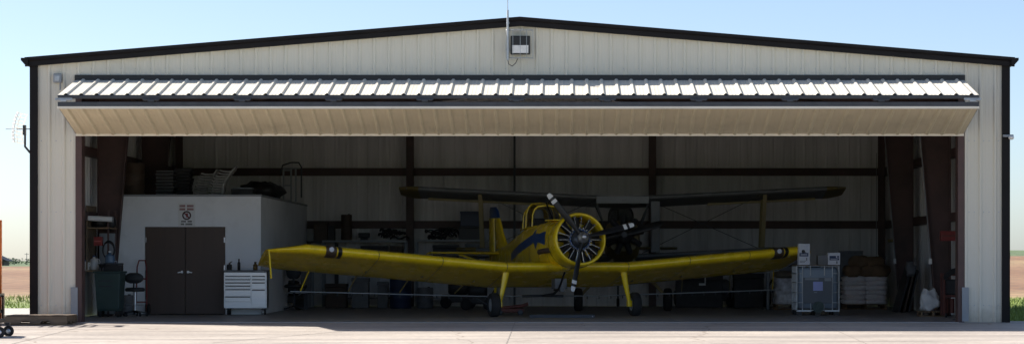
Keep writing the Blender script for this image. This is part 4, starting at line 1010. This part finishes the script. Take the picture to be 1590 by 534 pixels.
for k in range(9):
    a = R(90+40*k); dv = Vector((math.cos(a),0,math.sin(a)))
    g = MB(); c0 = dv*.24+Vector((0,.36,0)); prof=[]
    for j in range(10):
        h=.025*j; prof += [(.082,h),(.082,h+.012),(.066,h+.013),(.066,h+.024)]
    prof = [(.01,0)]+prof+[(.075,.252),(.08,.275),(.02,.285)]
    g.lathe(prof,c0,dv,14); g.xf(TM); g.build('cylinder', darkjunk, eng)
    tq = Vector((-math.sin(a),0,math.cos(a)))
    for s_ in (-1,1):
        p0 = dv*.2+tq*(.035*s_)+Vector((0,.16,0)); p1 = dv*.50+tq*(.085*s_)+Vector((0,.20,0))
        g = MB(); g.cyl(p0,p1,.0085,n=8); g.xf(TM); g.build('pushrod', pushrod_m, eng)
        g = MB(); g.obox(tuple(dv*.515+tq*(.075*s_)+Vector((0,.25,0))),(.06,.11,.05),(0,-a,0)); g.xf(TM); g.build('rocker_box', engine_m, eng)
g = MB(); g.lathe([(.205,.115),(.225,.105),(.245,.115),(.245,.135),(.205,.135)],(0,0,0),(0,1,0),36,closed=True); g.xf(TM); g.build('ignition_ring', mat('blue_grey_ring',(.05,.09,.2),.3,.5,.3,9), eng)
g = MB()
for k in range(18):
    a = R(20*k+10); g.cyl((.245*math.cos(a),.11,.245*math.sin(a)),(.275*math.cos(a),.10,.275*math.sin(a)),.014,n=8)
    a2 = R(20*k); g.ell((.225*math.cos(a2),.10,.225*math.sin(a2)),.014,.014,.014,8,5)
g.xf(TM); g.build('ring_fittings', pushrod_m, eng)
# propeller
# propeller: three blades with two white bands at each tip
g = MB(); g.lathe([(.01,-.30),(.05,-.29),(.075,-.25),(.08,-.18),(.12,-.16),(.12,-.07),(.07,-.05),(.06,.0)],(0,0,0),(0,1,0),20); g.xf(TM)
prop = g.build('propeller', chrome, pl)
for ang in (128,14,256):
    a = R(ang); dv = Vector((math.cos(a),0,math.sin(a))); tq = Vector((-math.sin(a),0,math.cos(a))); ax = Vector((0,1,0))
    st = [(.08,.10,.09,60),(.2,.11,.08,55),(.32,.16,.05,45),(.55,.185,.032,34),(.8,.18,.022,26),(.98,.165,.016,22),(1.055,.158,.014,21),(1.06,.158,.014,21),(1.115,.15,.012,20),(1.12,.15,.012,20),(1.2,.13,.010,19),(1.235,.08,.006,19)]
    rings = []
    for r_,ch_,th_,tw in st:
        cd = tq*math.cos(R(tw))+ax*math.sin(R(tw)); nd = ax*math.cos(R(tw))-tq*math.sin(R(tw)); ch_ *= .82; c0 = dv*r_+ax*(-.115)
        rings.append([c0+cd*(ch_/2*math.cos(2*math.pi*i/12))+nd*(th_/2*math.sin(2*math.pi*i/12)) for i in range(12)])
    g = MB(); g.loft(rings,0,True,mf=lambda k,i:1 if k in (5,6,9,10) else 0); g.xf(TM)
    g.build('blade', [black, white], prop)
# wings
PITCH = R(15)
def airfoil(yle, zle, c, th, x, pit=PITCH, n=14):
    out = []
    us = [(.5*(1-math.cos(math.pi*k/n))) for k in range(n+1)]
    T_ = lambda u: 5*th*(.2969*math.sqrt(u)-.126*u-.3516*u*u+.2843*u**3-.1036*u**4)
    up_ = [(u, T_(u)+.03*4*u*(1-u)) for u in us]; lo_ = [(u,-min(T_(u)*.9,.30*th*(1-.6*u))) for u in us[1:-1]][::-1]
    for u,t_ in up_+lo_:
        a_,b_ = u*c, t_*c
        out.append((x, yle+a_*math.cos(pit)+b_*math.sin(pit), zle-a_*math.sin(pit)+b_*math.cos(pit)))
    return out
ZR, DIH = 1.15, .0875
def wz(b): return ZR+max(0,b-1.42)*DIH
def wsec(b, grow=0, sg=-1):
    if sg > 0: b = b if b < 5.7 else 5.7+(b-5.7)*1.05/.32 if b <= 6.02 else 6.75
    c_=1.95; yle=-.32; z=wz(b); th=.155
    if b > 5.95:
        q=(b-5.95)/.8; yle += .50*q**1.3; c_ -= .62*q**1.3; z -= .12*q; th = .15-.07*q
    return (yle-grow, z+grow*.2, c_+2*grow, th+grow*1.3)
def wloft(bs, sg):
    g = MB(); g.loft([airfoil(*wsec(b,0,sg),b) for b in bs],0,True)
    if sg < 0: g.mirror()
    return g
for sg in (-1,1):
    g = wloft([0,.5,1.0,1.3,1.42,1.6,2.2,3,3.8,4.6,5.4]+([5.95,6.15,6.35,6.55,6.68,6.75] if sg<0 else [5.7,5.78,5.85,5.91,5.96,6.0,6.02]),sg)
    wg = g.build('wing', yellow, pl)
    for b in (1.42,2.9,4.35):
        g2 = MB(); g2.loft([airfoil(*wsec(b+e,.003,sg),b+e) for e in (0,.014)],0,True,caps=False)
        if sg<0: g2.mirror()
        g2.build('panel_seam', brownjunk, wg)
    # landing light window on the leading edge; black strip paints shade at its right end
    def leband(b0,b1,grow,m,nm):
        g = MB(); rings=[]
        for b in (b0,(b0+b1)/2,b1):
            a_=airfoil(wsec(b,grow)[0],wsec(b,grow)[1],wsec(b,grow)[2],wsec(b,grow)[3],b); n_=len(a_)
            rings.append([a_[(i)%n_] for i in list(range(n_-4,n_))+list(range(0,5))])
        vs=[v for r_ in rings for v in r_]; k_=len(rings[0])
        g.add(vs,[(j*k_+i,(j+1)*k_+i,(j+1)*k_+i+1,j*k_+i+1) for j in range(2) for i in range(k_-1)],0,True)
        if sg<0: g.mirror()
        return g.build(nm, m, wg)
    LB = 5.42 if sg<0 else 5.08; leband(LB-.12,LB+.12,.006,brownjunk,'light_window'); leband(LB+.14*sg-.0,LB+.14*sg+.09,.006,black,'shade_band') if sg>0 else leband(LB-.24,LB-.15,.006,black,'shade_band')
    g = MB(); s_=wsec(LB); g.lathe([(.01,-.008),(.04,-.006),(.055,0),(.057,.02)],(sg*LB,s_[0]-.012,s_[1]+.01),(0,1,.0),18); g.build('landing_light', paper, wg)
    # hinge brackets, boom hangers
    for b in (2.0,3.3,4.5,5.6):
        s_=wsec(b); y1=s_[0]+s_[2]*math.cos(PITCH)*.97; z1=s_[1]-s_[2]*math.sin(PITCH)*.95
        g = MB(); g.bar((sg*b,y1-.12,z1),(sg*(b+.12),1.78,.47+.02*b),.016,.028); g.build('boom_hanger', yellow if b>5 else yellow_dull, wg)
    for b in (1.9,3.1,4.4): 
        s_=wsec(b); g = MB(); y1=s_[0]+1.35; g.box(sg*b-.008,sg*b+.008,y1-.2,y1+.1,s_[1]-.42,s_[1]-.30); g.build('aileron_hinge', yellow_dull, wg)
    # tip marker
    TB = 6.7 if sg<0 else 5.96; s_=wsec(TB,0,sg); g = MB(); g.bar((sg*(TB+.02),s_[0]+.05,s_[1]-.01),(sg*(TB-.04),s_[0]+.12,s_[1]-.62),.03,.07); g.build('tip_strut', yellow, wg)
    g = MB(); g.tube([(sg*.5,1.8,.44),(sg*1.5,1.8,.44),(sg*5.95,1.8,.57)],.014,8)
    bm = g.build('spray_boom', pale_grey, pl)
    for k in range(18):
        b=.8+k*.29; z_=.44+(.13*(b-1.5)/4.45 if b>1.5 else 0); MB().cyl((sg*b,1.8,z_-.015),(sg*b,1.8,z_-.07),.014,n=6).build('nozzle', dsteel, bm)
    # main gear leg and wheel
    g = MB(); rings=[]
    for q in range(7):
        t_=q/6; x_=1.37+.12*t_+.06*t_*t_; z_=1.12-.86*t_; w_=.17-.085*t_; d_=.10-.03*t_
        rings.append([(sg*(x_)+math.cos(a_)*w_/2, -.05+.03*t_+math.sin(a_)*d_/2, z_) for a_ in [i*2*math.pi/12 for i in range(12)]])
    g.loft(rings,0,True); g.build('gear_leg', yellow, pl)
    g = MB(); g.box(sg*1.53-.05,sg*1.53+.05,-.09,.05,.22,.36); g.build('brake', yellow, pl, bevel=.012)
    wc=(sg*1.66,-.02,.272)
    g = MB(); g.lathe([(.145,-.09),(.2,-.11),(.25,-.095),(.272,-.05),(.272,.05),(.25,.095),(.2,.11),(.145,.09)],wc,(1,0,0),28,closed=True)
    ty = g.build('wheel', rubber, pl)
    g = MB(); g.lathe([(.01,-.085),(.05,-.088),(.06,-.06),(.12,-.055),(.143,-.085),(.15,-.08),(.15,.08),(.143,.085),(.12,.055),(.06,.06),(.05,.088),(.01,.085)],wc,(1,0,0),24); g.build('rim', pale_grey, ty)
    # stabiliser
    g = MB(); g.loft([airfoil(5.15+.12*b,1.44+.01*b,.95-.18*b,.09,b,R(4)) for b in (.0,.4,1.0,1.5,1.72,1.8)],0,True)
    if sg<0: g.mirror()
    g.build('stabiliser', yellow, pl)
    g = MB(); g.bar((sg*.12,5.6,1.1),(sg*1.05,5.6,1.42),.025,.05); g.build('tail_strut', yellow, pl)
    # exhaust stub
    g = MB(); g.tube([(sg*.34,-.75,1.50),(sg*.52,-.62,1.50),(sg*.60,-.3,1.48),(sg*.60,-.02,1.46)],.06,12); g.build('exhaust', brownjunk, pl)
# fin and rudder
def finloft(pts, m_, nm):
    g = MB(); rings=[]
    for y0,y1,z,t_ in pts:
        n_=8; ring=[]
        for i in range(n_): a_=2*math.pi*i/n_; ring.append((math.sin(a_)*t_/2, (y0+y1)/2-math.cos(a_)*(y1-y0)/2, z))
        rings.append(ring)
    g.loft(rings,0,True); return g.build(nm, m_, pl)
finloft([(4.75,6.0,1.55,.12),(5.25,6.05,1.95,.11),(5.6,6.10,2.32,.09)],yellow,'fin')
rd = finloft([(6.05,6.55,1.10,.09),(6.08,6.62,1.55,.09),(6.12,6.62,2.32,.08)],yellow,'rudder')
finloft([(5.6,6.62,2.325,.09),(5.72,6.62,2.5,.08),(5.95,6.55,2.6,.05)],blue,'fin_cap')
g = MB(); g.bar((0,5.9,1.1),(0,6.15,.22),.05,.05); g.build('tail_leg', yellow, pl)
g = MB(); g.lathe([(.02,-.04),(.09,-.045),(.125,-.02),(.125,.02),(.09,.045),(.02,.04)],(0,6.18,.126),(1,0,0),18); g.build('tail_wheel', rubber, pl)
# cockpit
def arc(y, hw, zb, zt, n=9, lean=0):
    return [(hw*(-1+2*k/(n-1)) if 0 else math.copysign(abs(math.cos(math.pi-math.pi*k/(n-1)))**.55,math.cos(math.pi-math.pi*k/(n-1)))*hw, y+lean*math.sin(math.pi*k/(n-1)), zb+(zt-zb)*math.sin(math.pi*k/(n-1))**.6) for k in range(n)]
cs = [arc(1.22,.32,2.06,2.16),arc(1.50,.34,2.04,2.54),arc(2.0,.35,2.02,2.60),arc(2.35,.32,2.0,2.50),arc(3.0,.22,1.93,2.02)]
g = MB(); k_=9
g.add([v for r_ in cs[:4] for v in r_],[(j*k_+i,j*k_+i+1,(j+1)*k_+i+1,(j+1)*k_+i) for j in range(3) for i in range(k_-1)],0,True); cn = g.build('canopy', canopy_glass, pl)
g = MB(); 
for r_ in cs[1:4]: g.tube(r_,.022,8)
for i in (0,8): g.tube([r_[i] for r_ in cs[:4]],.02,6)
g.add([(x,y,z+.012) for r_ in cs[1:4] for (x,y,z) in r_[3:6]],[(j*3+i,j*3+i+1,(j+1)*3+i+1,(j+1)*3+i) for j in range(2) for i in range(2)],0,True)
g.build('canopy_frame', yellow, cn)
g = MB(); g.add([v for r_ in cs[3:] for v in r_],[(i,i+1,k_+i+1,k_+i) for i in range(k_-1)],0,True); g.build('turtle_deck', yellow, pl)
MB().ell((0,2.12,2.30),.12,.06,.17,12,8,0,.8).build('headrest', white, pl); MB().box(-.2,.2,2.05,2.18,1.95,2.25).build('seat', fabric, pl)
g = MB(); g.bar((0,.95,2.17),(0,1.5,2.60),.03,.03); g.tube([(0,1.35,2.56),(0,1.1,2.74)],.01,5); g.build('wire_cutter', black, pl)
MB().box(-.25,.25,.05,.75,2.165,2.20).build('hopper_lid', yellow, pl, bevel=.012)
g = MB(); g.tube([(-.06,-.9,1.22),(-.06,-.5,1.17),(-.06,-.05,1.12)],[.11,.13,.10],14); sc_ = g.build('oil_cooler_scoop', yellow, pl)
g = MB(); g.cyl((-.06,-.905,1.22),(-.06,-.93,1.222),.09,n=16); g.build('cooler_core', greyjunk, sc_)
g = MB(); g.box(-.14,.14,.3,.6,.62,.86); g.cyl((0,.28,.7),(0,.18,.7),.05,n=12); g.box(-.10,.02,.05,.12,.56,.66); g.build('spray_pump', greyjunk, pl, bevel=.01)
g = MB(); g.tube([(0,.45,.62),(0,.9,.5),(0,1.8,.45),(.5,1.8,.44)],.03,8); g.tube([(0,1.8,.45),(-.5,1.8,.44)],.03,8); g.build('boom_pipe', dsteel, pl)
MB().tube([(-.18,-.6,1.0),(-.2,-.2,.62),(-.16,.3,.6)],.025,6).build('drain_hose', black, pl)

# ------------------------------------------------------------------ grey and yellow biplane behind
bp = thing('biplane','dull grey and yellow biplane parked behind the yellow monoplane','plane',(2.4,11.75,0))
def bsec(zc, b, tip, chord=1.42, y0=0): 
    q = max(0,(b-tip+.45)/.45); return airfoil(y0+.28*q*q, zc+.05*b, chord-.42*q*q, .11*(1-.35*q), b, R(9))
for nm,zc,tip,y0 in (('upper_wing',2.82,5.65,0),('lower_wing',1.36,4.2,.12)):
    for sg in (-1,1):
        g = MB(); g.loft([bsec(zc,b,tip,1.42,y0) for b in (.0,.7,1.6,2.8,tip-.6,tip-.45,tip-.2,tip-.05,tip)],0,True)
        if sg<0: g.mirror()
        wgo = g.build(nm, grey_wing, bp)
        g = MB(); rings=[]                              # yellow tip and aileron
        g.loft([[(x,y-.004,z) for x,y,z in [(x,(y-(y0+.7))*1.012+(y0+.7),(z-(zc+.05*b))*1.03+(zc+.05*b)) for x,y,z in bsec(zc,b,tip,1.42,y0)]] for b in (tip-.5,tip-.3,tip-.1,tip+.006)],0,True)
        if sg<0: g.mirror()
        g.build('tip_cover', yellow_dull, wgo)
        g = MB(); g.loft([[(b,y0+1.0,zc+.05*b-.20),(b,y0+1.44,zc+.05*b-.235),(b,y0+1.44,zc+.05*b-.25),(b,y0+1.0,zc+.05*b-.26)] for b in (2.2,tip-.7)],0,False)
        if sg<0: g.mirror()
        g.build('aileron', yellow_dull, wgo)
for sg in (-1,1):
    for y0_,y1_ in ((.25,.2),(1.05,.95)):
        g = MB(); g.bar((sg*3.55,y0_+.1,1.50),(sg*3.6,y1_,2.98-y1_*.13),.10,.035,up=(0,1,0)); g.build('interplane_strut', yellow_dull, bp)
    g = MB(); g.bar((sg*3.55,.4,1.50),(sg*3.6,.95,2.85),.06,.03,up=(0,1,0)); g.build('interplane_strut', yellow_dull, bp)
    g = MB(); g.tube([(sg*.5,.3,1.45),(sg*3.55,.3,2.95)],.008,5); g.tube([(sg*.6,.3,2.82),(sg*3.5,.3,1.55)],.008,5); g.build('bracing_wire', dsteel, bp)
    MB().bar((sg*.45,.2,2.05),(sg*.68,.15,2.8),.05,.04).build('cabane_strut', black, bp); MB().bar((sg*.42,1.0,2.1),(sg*.68,1.05,2.68),.05,.04).build('cabane_strut', black, bp)
    g = MB(); g.bar((sg*.25,-.3,1.3),(sg*1.05,-.35,.4),.10,.07); g.bar((sg*.25,.5,1.25),(sg*1.05,-.3,.4),.06,.05); g.build('gear_leg', yellow_dull, bp)
    g = MB(); g.lathe([(.13,-.09),(.2,-.11),(.27,-.09),(.29,-.04),(.29,.04),(.27,.09),(.2,.11),(.13,.09)],(sg*1.12,-.35,.29),(1,0,0),24,closed=True); wh = g.build('wheel', rubber, bp)
    g = MB(); g.lathe([(.01,-.08),(.12,-.07),(.135,-.08),(.135,.08),(.12,.07),(.01,.08)],(sg*1.12,-.35,.29),(1,0,0),20); g.build('rim', pale_grey, wh)
    g = MB(); g.loft([airfoil(4.6+.1*b,1.6,.9-.15*b,.08,b,R(3)) for b in (.0,.8,1.4,1.6)],0,True)
    if sg<0: g.mirror()
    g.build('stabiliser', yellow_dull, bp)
g = MB(); g.box(-.66,.66,-.018,.03,2.70,2.885); g.cyl((-.02,-.03,2.78),(.08,-.03,2.78),.02,n=8); g.build('centre_panel', pale_grey, bp, bevel=.01)
g = MB(); g.box(.71,.94,-.05,.05,1.47,2.76); g.build('wing_root_panel', grey_wing, bp, bevel=.02)
STB = [(-.95,1.5,2.2,.36),(-.4,1.3,2.25,.42),(.6,1.2,2.25,.44),(1.3,1.2,2.3,.44),(2.2,1.2,2.3,.42),(3.4,1.25,2.0,.28),(4.7,1.35,1.75,.14),(5.5,1.4,1.65,.05)]
g = MB(); rings=[]
for y,zb,zt3,hw in STB:
    zc,hz=(zb+zt3)/2,(zt3-zb)/2
    rings.append([(math.copysign(abs(math.cos(a_))**.6,math.cos(a_))*hw,y,zc+math.copysign(abs(math.sin(a_))**.6,math.sin(a_))*hz) for a_ in [i*2*math.pi/24 for i in range(24)]])
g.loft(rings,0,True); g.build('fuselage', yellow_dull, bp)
g = MB(); g.lathe([(.02,-1.5),(.16,-1.48),(.2,-1.38),(.24,-1.2),(.24,-.97),(.02,-.97)],(0,0,1.9),(0,1,0),24); be = g.build('engine', darkjunk, bp)
for k in range(9):
    a_=R(90+40*k); dv=Vector((math.cos(a_),0,math.sin(a_))); g=MB(); pr=[(.01,0)]
    for j in range(8): pr += [(.08,.03*j),(.08,.03*j+.015),(.064,.03*j+.016),(.064,.03*j+.029)]
    g.lathe(pr+[(.075,.25),(.02,.28)],dv*.23+Vector((0,-1.15,1.9)),dv,12); g.build('cylinder', darkjunk, be)
g = MB(); g.cyl((0,-1.5,1.9),(0,-1.68,1.9),.07,n=14); bpr = g.build('propeller', dsteel, bp)
for ang in (17,197):
    a_=R(ang); dv=Vector((math.cos(a_),0,math.sin(a_))); tq=Vector((-math.sin(a_),0,math.cos(a_))); rings=[]
    for r_,c_,th_ in ((.06,.1,.08),(.3,.16,.05),(.7,.18,.03),(.92,.15,.02),(1.0,.06,.01)):
        rings.append([dv*r_+Vector((0,-1.6,1.9))+tq*(c_/2*math.cos(2*math.pi*i/10))+Vector((0,th_/2*math.sin(2*math.pi*i/10)+.2*c_*math.cos(2*math.pi*i/10),0)) for i in range(10)])
    MB().loft(rings,0,True).build('blade', black, bpr)
cb = [arc(1.5,.3,2.22,2.30),arc(1.7,.32,2.24,2.66),arc(2.2,.32,2.24,2.68),arc(2.7,.26,2.18,2.3)]
g = MB(); g.add([v for r_ in cb for v in r_],[(j*9+i,j*9+i+1,(j+1)*9+i+1,(j+1)*9+i) for j in range(3) for i in range(8)],0,True); cbo = g.build('canopy', canopy_glass, bp)
[MB().tube(r_,.02,6).build('canopy_frame', black, cbo) for r_ in cb[1:3]]
g = MB(); rings=[]
for y0_,y1_,z_,t_ in ((4.3,5.3,1.7,.08),(4.7,5.35,2.2,.07),(5.0,5.4,2.65,.04)):
    rings.append([(math.sin(a_)*t_/2,(y0_+y1_)/2-math.cos(a_)*(y1_-y0_)/2,z_) for a_ in [i*math.pi/4 for i in range(8)]])
g.loft(rings,0,True); g.build('fin', yellow_dull, bp)
g = MB(); g.bar((0,5.0,1.4),(0,5.2,.25),.05,.05); g.build('tail_leg', dsteel, bp)
g = MB(); g.lathe([(.02,-.04),(.1,-.04),(.13,0),(.1,.04),(.02,.04)],(0,5.22,.131),(1,0,0),16); g.build('tail_wheel', rubber, bp)

# ------------------------------------------------------------------ outside, at the left edge
PLY = -.95
x0,x1 = X(6,PLY-.55),X(104,PLY-.55)
pallet('heavy_pallet','heavy weathered wooden pallet on the apron at the left hangar corner',((x0+x1)/2,PLY,-.013),x1-x0,1.05,wood_grey,0,.19)
hp = bpy.data.objects['heavy_pallet']; hw_=(x1-x0)/2
poly=[(-hw_,.024),(-hw_,.166),(hw_,.166),(hw_,.024),(hw_-.32,.024),(hw_-.36,.075),(hw_-.50,.075),(hw_-.54,.024),(-hw_+.54,.024),(-hw_+.50,.075),(-hw_+.36,.075),(-hw_+.32,.024)]
for yy in (-.56,.53): MB().prism(poly[::-1],'y',yy,yy+.03).build('side_board', wood_grey, hp)
FXX = X(4.5,-.95)-.165
fk = thing('forklift','orange and black forklift with its mast at the left edge beside the pallet','forklift',(FXX,-.95,-.014))
g = MB()
for yy in (-.32,.32): g.box(-.07,.07,yy-.04,yy+.04,.03,2.1)
for zz in (.3,1.2,2.0): g.box(-.05,.05,-.28,.28,zz,zz+.06)
g.build('mast', orange, fk, bevel=.004)
g = MB(); 
for zz in (.22,.55): g.box(.071,.10,-.45,.45,zz,zz+.07)
g.build('carriage', black, fk)
for yy in (-.25,.25):
    g = MB(); g.box(.101,.135,yy-.05,yy+.05,.06,.58); g.box(.101,.25,yy-.05,yy+.05,.06,.09); g.build('fork', black, fk)
MB().box(-1.7,-.15,-.48,.48,.25,.95).build('body', orange, fk, bevel=.06)
MB().box(-2.2,-1.72,-.46,.46,.3,1.05).build('counterweight', orange, fk, bevel=.1)
MB().box(-1.4,-.85,-.25,.25,.96,1.08).build('seat', fabric, fk, bevel=.03)
MB().obox((-1.47,0,1.3),(.1,.48,.5),(0,R(-8),0)).build('backrest', fabric, fk, bevel=.03)
MB().tube([(-.5,0,.95),(-.62,0,1.2)],.03,8).build('steering_column', black, fk); MB().tube([(-.63+.06*math.cos(a_),.17*math.sin(a_),1.22+.15*math.cos(a_)) for a_ in [i*2*math.pi/20 for i in range(20)]],.015,6,closed=True).build('steering_wheel', black, fk)
g = MB()
for yy in (-.42,.42): g.tube([(-.25,yy,.95),(-.45,yy,2.05),(-1.6,yy,2.05),(-1.75,yy,1.0)],.03,8)
for k in range(6): g.box(-1.55+.2*k,-1.51+.2*k,-.42,.42,2.03,2.06)
g.build('overhead_guard', black, fk)
for xx,rr in ((-.35,.3),(-1.85,.25)):
    for yy in (-.5,.5):
        g = MB(); g.lathe([(.12,-.09),(rr-.03,-.09),(rr,-.06),(rr,.06),(rr-.03,.09),(.12,.09)],(xx,yy,rr),(0,1,0),24,closed=True); wo = g.build('wheel', rubber, fk)
        g = MB(); g.lathe([(.01,-.06),(.1,-.06),(.13,-.07),(.13,.07),(.1,.06),(.01,.06)],(xx,yy,rr),(0,1,0),18); g.build('rim', orange, wo)
# low platform cart in front
KY = -6.4; kz = apron_z(KY)
ct = thing('platform_cart','low black cart with a small shiny wheel at the bottom left edge','cart',(X(3,KY)-.9,KY,kz-.002))
MB().box(-.9,.80,-.05,.75,.26,.33).build('deck', black, ct, bevel=.01)
MB().box(-.8,.42,.05,.65,.332,.68).build('crate', orange, ct, bevel=.02)
for xx,yy in ((.86,-.02),(-.8,-.02),(.86,.72),(-.8,.72)):
    g = MB(); g.lathe([(.05,-.03),(.085,-.035),(.1,-.015),(.1,.015),(.085,.035),(.05,.03)],(xx,yy,.105),(0,1,0),20,closed=True); wo=g.build('wheel', rubber, ct)
    g = MB(); g.lathe([(.005,-.03),(.03,-.034),(.052,-.02),(.052,.02),(.03,.034),(.005,.03)],(xx,yy,.105),(0,1,0),16); g.build('rim', chrome, wo)
    MB().box(xx-.05,xx+.03,yy-.045,yy+.045,.208,.258).build('wheel_fork', black, ct)
